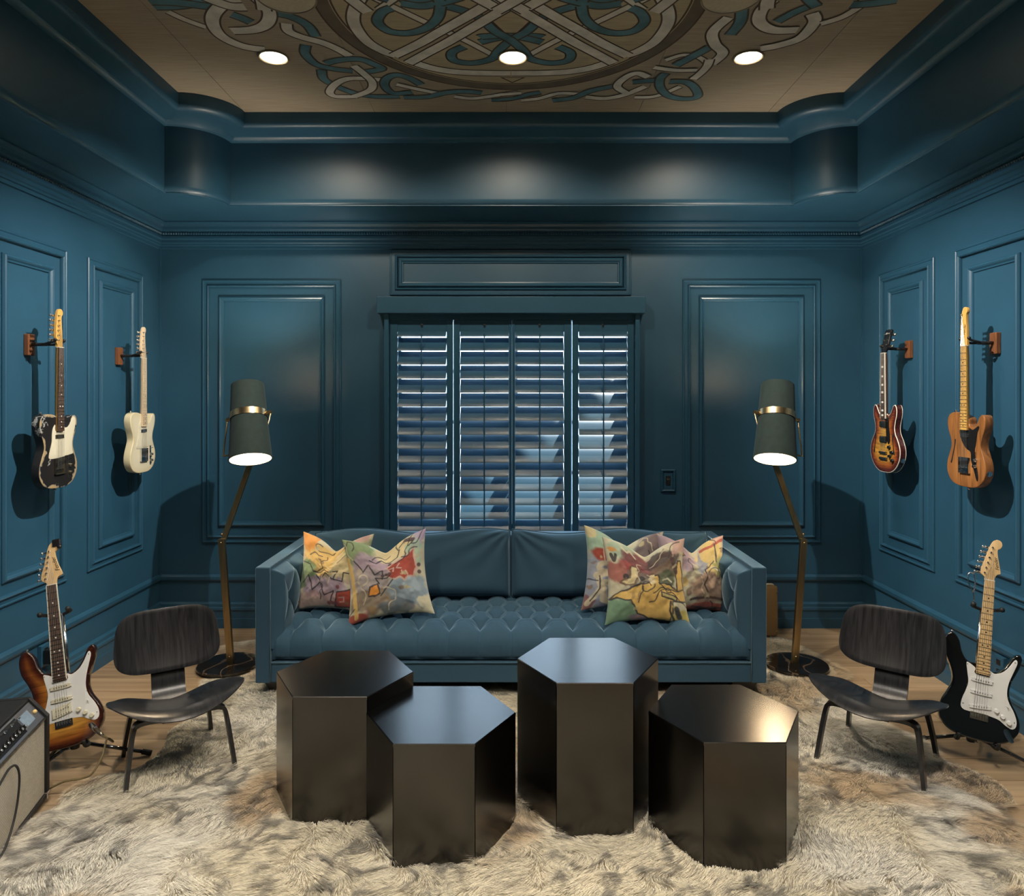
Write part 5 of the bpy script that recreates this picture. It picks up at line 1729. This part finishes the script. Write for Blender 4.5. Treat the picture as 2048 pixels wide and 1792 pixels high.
hanger(-1, 3.80, 1.215+.770, .150-.020, 'wood-block guitar hanger holding the worn black guitar')
hanger(-1, 4.67, 1.205+.770, .150-.020, 'wood-block guitar hanger holding the cream white guitar')
hanger(1, 4.60, 1.215+.800, .150-.020, 'wood-block guitar hanger holding the sunburst double-cutaway guitar')
hanger(1, 3.78, 1.222+.770, .150-.020, 'wood-block guitar hanger holding the natural wood guitar')

def frame_matrix(B, H, facing):
    z = (Vector(H)-Vector(B)).normalized()
    f = Vector(facing); f = (f - z*f.dot(z)).normalized()       # towards the viewer = local -y
    y = -f; x = y.cross(z)
    return Matrix(((x.x,y.x,z.x,B[0]),(x.y,y.y,z.y,B[1]),(x.z,y.z,z.z,B[2]),(0,0,0,1)))
def stand_guitar(B, H, facing, opts, label, s):
    r = empty('electric_guitar', B, label=label, cat='guitar', group='guitars on floor stands')
    r.matrix_world = frame_matrix(B, H, facing) @ Matrix.Scale(s, 4)
    guitar('s', r, opts)
    return r
BL = Vector((-2.005, 3.20, .118)); HL = P(98, 1058, 3.45)
gl_ = stand_guitar(BL, HL, (.30, -1, .12), dict(finish='burst', neck='maple', board='rosewood', dots='pearl', head='maple', humb=True, bighead=True, logo=FEND, logo_at=(.024,.095,PI/2+.25,.026), fretmat='chrome', binding=True),
             'tobacco sunburst guitar with white pickguard on a floor stand by the amplifier', .97)
BR = Vector((2.150, 3.27, .118)); HR = P(1985, 1047, 3.50)
gr_ = stand_guitar(BR, HR, (-.42, -1, .14), dict(finish='gloss_black', neck='maple', board='maple', dots='black', head='maple', logo=FEND, logo_at=(.024,.085,PI/2+.2,.022), bridge='nickel', fretmat='nickel'),
             'glossy black guitar with white pickguard and maple neck on a floor stand', .97)

# ---- tripod guitar stands
def guitar_stand(G, fm, label, legs):
    mw = fm
    # everything in world coordinates relative to an empty on the floor below the guitar
    base = mw @ Vector((0, .10, .0)); base = Vector((base.x, base.y, 0))
    r = empty('guitar_stand', base, label=label, cat='stand', group='guitar stands')
    rel = lambda v: Vector(v) - base
    hub = Vector((base.x, base.y, .10))
    top = mw @ Vector((0, .085, .60))
    MB().tube([rel(hub), rel(hub+(top-hub)*.5)], .013, 10).build('lower_tube', M['black'], r, smooth=True)
    MB().tube([rel(hub+(top-hub)*.45), rel(top)], .009, 10).build('upper_tube', M['chrome'], r, smooth=True)
    MB().lathe([(.001,-.03),(.02,-.03),(.022,-.01),(.018,.03),(.001,.03)], 12, Matrix.Translation(rel(hub))).build('hub', M['black'], r, smooth=True)
    for lx, ly in legs:
        e = Vector((lx, ly, .014))
        l = MB().tube([rel(hub), rel(e)], .0085, 8).build('leg', M['black_gloss'], r, smooth=True)
        dr = (e-hub).normalized()
        MB().tube([rel(e-dr*.03), rel(e+dr*.012)], .013, 8).build('foot', M['rubber'], l, smooth=True)
    for s in (-1, 1):
        c = [mw @ Vector(p) for p in ((0, .06, .045), (s*.05, .055, .015), (s*.075, .035, -.012), (s*.078, -.02, -.014), (s*.078, -.040, -.004), (s*.078, -.046, .012))]
        MB().tube([rel(p) for p in catmull(c, 4)], .008, 8).build('cradle_arm', M['rubber'], r, smooth=True)
        c = [mw @ Vector(p) for p in ((0, .085, .595), (s*.03, .070, .60), (s*.052, .03, .602), (s*.058, -.03, .604))]
        MB().tube([rel(p) for p in catmull(c, 5)], .008, 8).build('yoke_arm', M['rubber'], r, smooth=True)
        p = rel(c[-1])
        MB().lathe([(.001,-.012),(.010,-.008),(.012,.002),(.008,.010),(.001,.012)], 12, Matrix.Translation(p)).build('yoke_tip', M['rubber'], r, smooth=True)
    c = [mw @ Vector(p) for p in ((0, .06, .045), (0, .085, .02), (0, .10, -.02))]
    MB().tube([rel(p) for p in c], .009, 8).build('cradle_stem', M['black'], r, smooth=True)
    return r, rel, base
sl, rl, bl_ = guitar_stand(gl_, frame_matrix(BL, HL, (.30,-1,.12)), 'black tripod stand under the sunburst guitar', [(-1.72, 3.36), (-2.16, 3.02), (-2.28, 3.55)])
sr, rr_, br_ = guitar_stand(gr_, frame_matrix(BR, HR, (-.42,-1,.14)), 'black tripod stand under the glossy black guitar', [(2.02, 3.50), (2.42, 3.17), (2.42, 3.62)])
# open wire clip dangling up from the right stand yoke
mw = frame_matrix(BR, HR, (-.42,-1,.14))
c = [rr_(mw @ Vector(p)) for p in ((-.058,-.03,.612),(-.060,-.03,.65),(-.072,-.03,.672),(-.084,-.03,.70),(-.090,-.03,.735),(-.080,-.03,.752),(-.066,-.03,.745),(-.060,-.03,.72),(-.058,-.03,.69),(-.062,-.03,.66))]
MB().tube(catmull([tuple(p) for p in c], 4), .0028, 6).build('wire_clip', M['chrome'], sr, smooth=True)

# clip-on tuner at the top of the left headstock
mw = frame_matrix(BL, HL, (.30,-1,.12))
ct = empty('clip_on_tuner', mw @ Vector((.034, -.022, .925)), label='small black clip-on tuner at the tip of the sunburst guitar headstock', cat='tuner')
ct.rotation_euler = mw.to_euler()
MB().cbox(-.018, .018, -.012, .004, -.018, .018, .005).build('display', M['black_plastic'], ct)
MB().cbox(-.008, .008, .0, .046, -.012, .012, .003).build('clip', M['rubber'], ct)
MB().lathe([(.001,0),(.009,0),(.009,.010),(.001,.010)], 12, Matrix.Translation((.012,-.004,-.022)) @ Matrix.Rotation(PI/2, 4, 'X')).build('knob', M['black'], ct, smooth=True)

# ================================================================ guitar amplifier
def grille():
    m, nt, b = new_mat('silver_grille_cloth')
    tc = nt.nodes.new('ShaderNodeTexCoord')
    mp = nt.nodes.new('ShaderNodeMapping'); mp.inputs['Scale'].default_value = (1, 1, 1)
    nt.links.new(tc.outputs['Object'], mp.inputs['Vector'])
    ck = nt.nodes.new('ShaderNodeTexBrick'); ck.inputs['Scale'].default_value = 75
    ck.inputs['Color1'].default_value = (.66,.60,.48,1); ck.inputs['Color2'].default_value = (.52,.47,.37,1); ck.inputs['Mortar'].default_value = (.07,.07,.08,1)
    ck.inputs['Mortar Size'].default_value = .045; ck.inputs['Row Height'].default_value = .42; ck.inputs['Brick Width'].default_value = .7
    sp = nt.nodes.new('ShaderNodeSeparateXYZ'); cb = nt.nodes.new('ShaderNodeCombineXYZ')
    nt.links.new(mp.outputs[0], sp.inputs[0]); nt.links.new(sp.outputs['X'], cb.inputs['X']); nt.links.new(sp.outputs['Z'], cb.inputs['Y'])
    nt.links.new(cb.outputs[0], ck.inputs['Vector'])
    nt.links.new(ck.outputs['Color'], b.inputs['Base Color'])
    b.inputs['Roughness'].default_value = .65
    bp = nt.nodes.new('ShaderNodeBump'); bp.inputs['Strength'].default_value = .5; bp.inputs['Distance'].default_value = .001; bp.invert = True
    nt.links.new(ck.outputs['Fac'], bp.inputs['Height']); nt.links.new(bp.outputs[0], b.inputs['Normal'])
    return m
M['grille'] = grille()
M['tolex'] = pm('black_tolex', (.014,.014,.015), .55, var=.4, scale=300, bump=.5, bscale=900)
M['panel'] = pm('brushed_panel', (.22,.23,.25), .35, metal=.9, var=.2, scale=80, stretch=(.1,4,4))
# local: face towards -y, width along x (x=0 at the far corner, growing towards the viewer is -x)
AF = Vector((-1.947, 2.985, 0)); AN = Vector((-1.845, 2.55, 0))
ad = (AF-AN).normalized()                 # local +x
amp = empty('guitar_amplifier', AF + Vector((0,0,.02)), math.atan2(ad.y, ad.x), label='black guitar amplifier with silver grille cloth at the left edge', cat='amplifier')
AW, AD, AH = .66, .25, .425
side = [(0,.0),(.0,.345),(.070,AH),(AD,AH),(AD,0)]          # (depth, z)
for x0, x1 in ((-.022, 0), (-AW, -AW+.022)):
    MB().prism(side, lambda a, b, t: (t, a, b), x0, x1).build('side', M['tolex'], amp)
MB().cbox(-AW+.022, -.022, .070, AD, AH-.02, AH, .004).build('top', M['tolex'], amp)
MB().cbox(-AW+.022, -.022, .004, AD, 0, .022, .003).build('bottom', M['tolex'], amp)
MB().box(-AW+.022, -.022, AD-.012, AD, .022, AH-.02).build('back', M['tolex'], amp)
MB().cbox(-AW+.024, -.024, .010, .018, .024, .335, .002).build('grille_cloth', M['grille'], amp)
mb = MB()
mb.cbox(-AW+.022, -.022, .004, .014, .333, .341, .002)
mb.build('grille_trim', M['nickel'], amp)
# slanted control panel
e0 = Vector((0, .010, .343)); e1 = Vector((0, .068, AH-.012))
sl_ = (e1-e0).normalized(); nn = Vector((0, -sl_.z, sl_.y))
pmx = Matrix(((1,0,0,0),(0,sl_.y,nn.y,e0.y),(0,sl_.z,nn.z,e0.z),(0,0,0,1)))
plen = (e1-e0).length
cp = MB().box(-AW+.024, -.024, .0, plen, -.004, 0, pmx).build('control_panel', M['panel'], amp)
MB().box(-AW+.030, -.17, plen*.12, plen*.92, 0, .0008, pmx).build('control_plate', M['black_plastic'], cp)
for k in range(16):
    x = -.180 - k*.029
    if x < -AW+.05: break
    mb = MB().lathe([(.0005,0),(.0115,0),(.011,.005),(.0075,.007),(.007,.016),(.0005,.016)], 16, pmx @ Matrix.Translation((x, plen*.36, .001)))
    kb = mb.build('knob', M['black_plastic'], cp, smooth=True, angle=40)
    MB().lathe([(.0005,.016),(.0065,.016),(.0060,.0175),(.0005,.0175)], 12, pmx @ Matrix.Translation((x, plen*.36, .001))).build('knob_cap', M['chrome'], kb, smooth=True)
    if k % 2 == 0:
        MB().lathe([(.0005,0),(.006,0),(.006,.006),(.003,.007),(.003,.014),(.0005,.014)], 12, pmx @ Matrix.Translation((x+.014, plen*.78, .001))).build('switch', M['chrome'], cp, smooth=True, angle=40)
MB().box(-.155, -.075, plen*.25, plen*.8, 0, .0006, pmx).build('nameplate', pm('blue_grey_plate', (.22,.30,.38), .3, var=.2, scale=60), cp)
MB().lathe([(.0005,0),(.008,0),(.008,.005),(.006,.010),(.0005,.011)], 14, pmx @ Matrix.Translation((-.05, plen*.5, 0))).build('pilot_light', emit_mat('amber_jewel', (.7,.5,.2), .12), cp, smooth=True)
# handle, badge and corners
MB().tube(catmull([(-AW/2-.12, .14, AH), (-AW/2-.10, .14, AH+.018), (-AW/2, .14, AH+.026), (-AW/2+.10, .14, AH+.018), (-AW/2+.12, .14, AH)], 6), .011, 8, flat=(1.3,.5)).build('handle', M['rubber'], amp, smooth=True)
MB().lathe([(.0005,0),(.020,0),(.018,.002),(.0005,.003)], 24, Matrix.Translation((-.16, .165, AH)) @ Matrix.Diagonal((1.5,.7,1,1))).build('badge', M['chrome'], amp, smooth=True)
for x in (-.010, -AW+.010):
    for z in (.012,):
        MB().cbox(x-.014, x+.014, -.003, .02, z-.014, z+.014, .004).build('corner_cap', M['chrome'], amp)
MB().tube([(-.06, AD-.03, AH), (-.06, AD-.03, AH+.008), (-.03, AD-.03, AH+.008), (-.03, AD-.03, AH)], .003, 6).build('latch', M['chrome'], amp, smooth=True)
for x in (-.06, -AW+.06):
    for y_ in (.04, AD-.04):
        MB().lathe([(.0005,-.018),(.014,-.018),(.016,0),(.0005,0)], 12, Matrix.Translation((x, y_, 0))).build('foot', M['rubber'], amp, smooth=True)

# ================================================================ cables
M['cable_tan'] = pm('tan_braided_cable', (.20,.15,.07), .6, var=.4, scale=300)
jw = frame_matrix(BL, HL, (.30,-1,.12)) @ Vector((.118, -.026, .053))
tip = jw + Vector((.055, -.03, -.02))
cab = empty('instrument_cable', (tip.x, tip.y, 0), label='tan instrument cable plugged into the sunburst guitar', cat='cable')
rc = lambda v: Vector(v) - Vector((tip.x, tip.y, 0))
cpts = [tip, tip+Vector((.06,-.02,-.02)), P(214, 1478, 3.10), P(205, 1510, 3.05), P(186, 1545, 3.02), P(166, 1556, 3.02), P(130, 1566, 3.02), P(99, 1577, 3.02)]
cpts = [Vector(p) for p in cpts]
for i in range(4, 8): cpts[i].z = max(cpts[i].z, .062 if i < 7 else .03)
MB().tube([rc(p) for p in catmull([tuple(p) for p in cpts], 8)], .0045, 8).build('cable', M['cable_tan'], cab, smooth=True)
dv = (tip-jw).normalized()
MB().tube([rc(jw), rc(jw+dv*.012)], .006, 10).build('plug_tip', M['chrome'], cab, smooth=True)
MB().tube([rc(jw+dv*.012), rc(jw+dv*.05), rc(jw+dv*.075)], [.0095,.0085,.006], 12).build('plug', M['nickel'], cab, smooth=True)
# black speaker lead looping over the amp front
aw = amp.matrix_basis
def ampw(x, y, z): 
    bpy.context.view_layer.update()
    return amp.matrix_world @ Vector((x, y, z))
lp = [ampw(*p) for p in ((-.50,-.010,.28),(-.46,-.012,.30),(-.40,-.012,.315),(-.345,-.012,.300),(-.315,-.012,.25),(-.325,-.012,.17),(-.37,-.012,.09),(-.44,-.012,.04),(-.52,-.012,.035))]
o0 = Vector((lp[0].x, lp[0].y, 0))
lead = empty('speaker_lead', o0, label='thin black lead looping across the amplifier grille', cat='cable')
MB().tube([p-o0 for p in catmull([tuple(p) for p in lp], 8)] if False else [Vector(p)-o0 for p in catmull([tuple(p) for p in lp], 8)], .0042, 8).build('cable', M['rubber'], lead, smooth=True)

# ================================================================ small wall things and the case
M['tweed'] = pm('tan_tweed', (.20,.115,.04), .6, var=.35, scale=400, bump=.3, bscale=900)
case = empty('instrument_case', (1.70, 5.02, .0), label='tan tweed hard case standing behind the right sofa arm', cat='case')
MB().cbox(-.18, .18, -.055, .0, .02, .375, .022).build('shell', M['tweed'], case, smooth=True, angle=30)
MB().cbox(-.18, .18, .002, .055, .02, .375, .022).build('lid', M['tweed'], case, smooth=True, angle=30)
lp2 = [(-.178,-.001,.05),(-.178,-.001,.35),(-.155,-.001,.376),(.155,-.001,.376),(.181,-.001,.35),(.181,-.001,.045),(.16,-.001,.02)]
MB().tube(lp2, .004, 6).build('piping', M['cream_plastic'], case, smooth=True)
for z in (.06, .335):
    MB().lathe([(.0005,0),(.006,0),(.005,.003),(.0005,.004)], 10, Matrix.Translation((.165,-.055,z)) @ Matrix.Rotation(PI/2,4,'X')).build('stud', M['brass'], case, smooth=True)
for x in (-.13, .13):
    for y_ in (-.03, .03):
        MB().lathe([(.0005,-.02),(.009,-.02),(.011,.004),(.0005,.004)], 10, Matrix.Translation((x, y_, .02))).build('foot', M['brass'], case, smooth=True)

def keypad():
    xk = lambda px: (px-CX)*YB/F
    zk = lambda py: HC-(py-CY)*YB/F
    r = empty('wall_keypad', (xk(1336), YB, zk(961)), label='small framed keypad on the back wall right of the window', cat='keypad')
    ring_frame(lambda u, v, h: (u, -h, v), -.055, .055, -.083, .083, [(0,0),(0,.010),(.008,.018),(.016,.014),(.020,.006),(.020,0)]).build('frame', M['trimpaint'], r)
    MB().cbox(-.034, .034, -.006, 0, -.062, .062, .002).build('plate', M['trimpaint'], r)
    MB().cbox(-.017, .017, -.009, -.004, -.034, .034, .002).build('pad', M['black_plastic'], r)
    for k in range(5):
        MB().cbox(-.012, .012, -.0115, -.008, -.031+k*.0125, -.0225+k*.0125, .001).build('button', M['rubber'] if k != 3 else M['nickel'], r)
keypad()
def outlet(wall, yy, zz, label, plug):
    r = empty('wall_outlet', (wall*XW, yy, zz), PI/2 if wall < 0 else -PI/2, label=label, cat='outlet')
    MB().cbox(-.036, .036, -.024, -.0, -.058, .058, .003).build('plate', M['trimpaint'], r)
    for z in (-.025, .025):
        MB().cbox(-.016, .016, -.026, -.02, z-.015, z+.015, .004).build('socket', M['black_plastic'], r)
    if plug:
        MB().cbox(-.03, .045, -.075, -.026, -.045, .035, .006).build('adapter', M['black_plastic'], r)
        MB().cbox(.046, .060, -.060, -.028, -.010, .030, .003).build('adapter_label', M['cream_plastic'], r)
outlet(-1, 3.92, .275, 'black power adapter on the low left wall behind the sunburst guitar', True)
outlet(1, 3.74, .275, 'teal painted wall outlet low on the right wall behind the black guitar', False)
# ================================================================ shaggy fur rug
def fur_mat():
    m = attr_mat('fur_strands', 'fur', rough=.6, spec=.15, trans=.2)
    nt = m.node_tree
    b = nt.nodes['Principled BSDF']
    g = nt.nodes.new('ShaderNodeNewGeometry')
    a = nt.nodes.new('ShaderNodeVectorMath'); a.operation = 'MULTIPLY_ADD'
    a.inputs[1].default_value = (.45,.45,.45); a.inputs[2].default_value = (0,0,.75)
    nt.links.new(g.outputs['Normal'], a.inputs[0])
    n = nt.nodes.new('ShaderNodeVectorMath'); n.operation = 'NORMALIZE'
    nt.links.new(a.outputs[0], n.inputs[0]); nt.links.new(n.outputs[0], b.inputs['Normal'])
    return m
def rug():
    rng = np.random.default_rng(11)
    # plan outline (x, y), lobed like joined pelts
    pts = [(-1.95,1.2),(-1.98,1.9),(-1.93,2.3),(-1.96,2.60),(-1.87,2.92),(-1.90,3.02),(-1.86,3.15),(-1.72,3.22),(-1.68,3.40),(-1.74,3.62),(-1.66,3.82),(-1.80,4.05),(-1.86,4.35),(-1.95,4.60),(-1.90,4.85),(-1.6,4.98),(-1.2,5.0),
           (0,5.02),(1.2,5.0),(1.60,4.96),(1.92,4.95),(1.98,4.78),(2.00,4.55),(2.06,4.35),(1.98,4.20),(1.92,4.02),(1.80,3.85),(1.92,3.66),(2.02,3.45),(2.00,3.30),(2.14,3.14),(2.12,2.98),(1.98,2.86),(2.10,2.66),(2.06,2.4),(2.12,2.0),(2.05,1.2),(0,1.1)]
    pts = catmull(pts, 8, closed=True)
    PO = [(p[0], p[1]) for p in pts]
    def zbase(x, y):
        f = sstep(.21, .32, np.hypot(x+1.775, y-4.45))*sstep(.21, .32, np.hypot(x-1.796, y-4.45))
        return .003 + .030*fbm(x*4.5, y*4.5, 71, 3)*f
    r = empty('fur_rug', (0, 3.0, 0), label='large shaggy cream and grey fur rug under the tables', cat='rug')
    # hide
    n1 = len(PO)
    gx, gy = np.meshgrid(np.arange(-2.1, 2.2, .045), np.arange(1.05, 5.1, .045), indexing='ij')
    ins = in_poly(gx, gy, PO) & (poly_dist(gx, gy, PO[::4]+[PO[0]]) > .03)
    co = [Vector(p) for p in PO] + [Vector((float(a), float(b))) for a, b in zip(gx[ins], gy[ins])]
    res = geometry.delaunay_2d_cdt(co, [(i, (i+1) % n1) for i in range(n1)], [], 1, 1e-6)
    V = np.array([(v.x, v.y) for v in res[0]])
    ec = np.clip(poly_dist(V[:,0], V[:,1], PO[::2]+[PO[0]])/.08, 0, 1)
    Z = .003 + zbase(V[:,0], V[:,1])*ec
    hide = np_mesh('hide', np.column_stack([V[:,0], V[:,1]-3.0, Z]), tris=np.array([f for f in res[2]]), mat=pm('hide_leather', (.36,.30,.20), .9, var=.3, scale=8), parent=r)
    # strands
    N = 1150000
    y = 1.15 + (5.0-1.15)*rng.random(N)**1.0
    x = -2.15 + 4.3*rng.random(N)
    # more strands where the rug is open to view
    vis = (y > 2.05) & ~((np.abs(x) < 1.40) & (y > 4.05))
    keep = vis | (rng.random(N) < .22)
    x, y = x[keep], y[keep]
    m = in_poly(x, y, PO)
    for hx, hy in HEX:
        dx = np.abs(x-hx); dy = np.abs(y-hy)
        ih = (dy < SHX*.866-.006) & (dx*.866+dy*.5 < SHX*.866-.006)
        m &= ~ih
    m &= (np.hypot(x+1.775, y-4.45) > .21) & (np.hypot(x-1.796, y-4.45) > .21)
    x, y = x[m], y[m]
    # scale of tufts
    n = len(x)
    ang = 2*PI*(fbm(x*1.1, y*1.1, 31, 2)*1.7) + 2.2*(fbm(x*7, y*7, 37, 2)-.5)*2 - 1.8
    # pull general flow towards the viewer
    dxv = np.cos(ang)*.8; dyv = np.sin(ang)*.55 - .80
    ln = np.hypot(dxv, dyv)+1e-6; dxv /= ln; dyv /= ln
    L = .042 + .034*rng.random(n) + .022*fbm(x*4, y*4, 41, 2)
    ed = poly_dist(x, y, PO[::2]+[PO[0]])
    # streaky dark bands: ridged noise stretched along the flow
    fx = x*dxv + y*dyv; fy = -x*dyv + y*dxv
    wx = .05*(fbm(x*9, y*9, 131, 2)-.5); rdg = 1-np.abs(fbm((x+wx)*11, (y-wx)*11, 103, 2)*2-1)
    patch = fbm(x*2.3, y*2.3, 109, 2)
    dk = sstep(.88, .975, rdg)*sstep(.25, .48, patch)
    RH = rng.random(n)
    ISD = RH < .95*dk + .09
    L = np.where(ISD, L*1.25, L)
    L *= .75 + .25*np.clip(ed/.1, 0, 1)
    lift = .10 + .34*fbm(x*11, y*11, 43, 2) + .14*(rng.random(n)-.5)
    # near table feet the pile stands up
    z0 = .003 + zbase(x, y)*np.clip(ed/.08, 0, 1)
    hx_ = np.sqrt(np.clip(1-lift**2, 0, 1))
    tipx = x + L*dxv*hx_ + (rng.random(n)-.5)*.012
    tipy = y + L*dyv*hx_ + (rng.random(n)-.5)*.012
    tipz = z0 + L*lift + .006 + np.where(ISD, .006, 0)
    # clumping: pull tips to the tip of the nearest clump centre
    for cell, wgt, sd in ((.024, .22, 6),):
        cx = np.floor(x/cell); cy = np.floor(y/cell)
        best = np.full(n, 9.0); bx = np.zeros(n); by = np.zeros(n)
        for i in (-1, 0, 1):
            for j in (-1, 0, 1):
                px = (cx+i+.1+.8*hash2(cx+i, cy+j, sd))*cell; py = (cy+j+.1+.8*hash2(cx+i, cy+j, sd+1))*cell
                d = (px-x)**2 + (py-y)**2
                b = d < best
                best = np.where(b, d, best); bx = np.where(b, px, bx); by = np.where(b, py, by)
        tx = bx + .050*dxv*.8; ty = by + .050*dyv*.8
        tipx = tipx*(1-wgt) + tx*wgt; tipy = tipy*(1-wgt) + ty*wgt
        cr = hash2(np.round(bx*9999), np.round(by*9999), sd+9)
        tipz = tipz + (cr-.5)*.010
    # keep strand tips out of the tables
    for hx, hy in HEX:
        ddx, ddy = tipx-hx, tipy-hy
        m1 = np.maximum(np.abs(ddy), np.abs(ddx)*.866+np.abs(ddy)*.5)
        ins_ = m1 < SHX*.866+.004
        f = (SHX*.866+.006)/np.maximum(m1, .01)
        tipx = np.where(ins_, hx+ddx*f, tipx); tipy = np.where(ins_, hy+ddy*f, tipy); tipz = np.where(ins_, tipz+.012, tipz)
    midx = x + (tipx-x)*.42; midy = y + (tipy-y)*.42; midz = z0 + (tipz-z0)*.42 + L*.15
    w = (.00095 + .0006*rng.random(n))*np.where(y < 2.05, 2.0, 1.0)
    ra = rng.random(n)*.9-.45
    ca, sa = np.cos(ra), np.sin(ra)
    px_ = (-dyv*ca - dxv*sa); py_ = (dxv*ca - dyv*sa)
    P0 = np.stack([x-px_*w/2, y-py_*w/2-3.0, z0-.004], 1); P1 = np.stack([x+px_*w/2, y+py_*w/2-3.0, z0-.004], 1)
    P2 = np.stack([midx-px_*w*.42, midy-py_*w*.42-3.0, midz], 1); P3 = np.stack([midx+px_*w*.42, midy+py_*w*.42-3.0, midz], 1)
    P4 = np.stack([tipx, tipy-3.0, tipz], 1)
    V = np.stack([P0, P1, P2, P3, P4], 1).reshape(-1, 3)
    b = np.arange(n)*5
    quads = np.stack([b, b+1, b+3, b+2], 1); tris = np.stack([b+2, b+3, b+4], 1)
    fur = np_mesh('fur', V, quads, tris, mat=fur_mat(), parent=r)
    tag(fur, kind='stuff')
    # natural colour of the pelts: cream underwool, tan patches, charcoal guard hair streaks
    cream = np.array([.82,.75,.59]); white = np.array([.90,.86,.76]); tan = np.array([.62,.45,.27]); dark = np.array([.060,.056,.060]); grey = np.array([.26,.25,.25])
    t1 = sstep(.45, .70, fbm(x*1.6, y*1.6, 91, 3))[:,None]
    base = cream*(1-t1) + white*t1
    t2 = sstep(.58, .72, fbm(x*2.1+5, y*2.6, 97, 3))[:,None]
    base = base*(1-.75*t2) + tan*.75*t2
    rndh = RH
    isdark = ISD
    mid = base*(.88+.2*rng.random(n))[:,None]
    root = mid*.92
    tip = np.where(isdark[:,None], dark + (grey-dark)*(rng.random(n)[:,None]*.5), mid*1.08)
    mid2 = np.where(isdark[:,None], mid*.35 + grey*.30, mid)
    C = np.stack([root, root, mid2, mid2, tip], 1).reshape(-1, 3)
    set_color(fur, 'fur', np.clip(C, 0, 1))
    return n
NF = rug()
print('fur strands', NF)
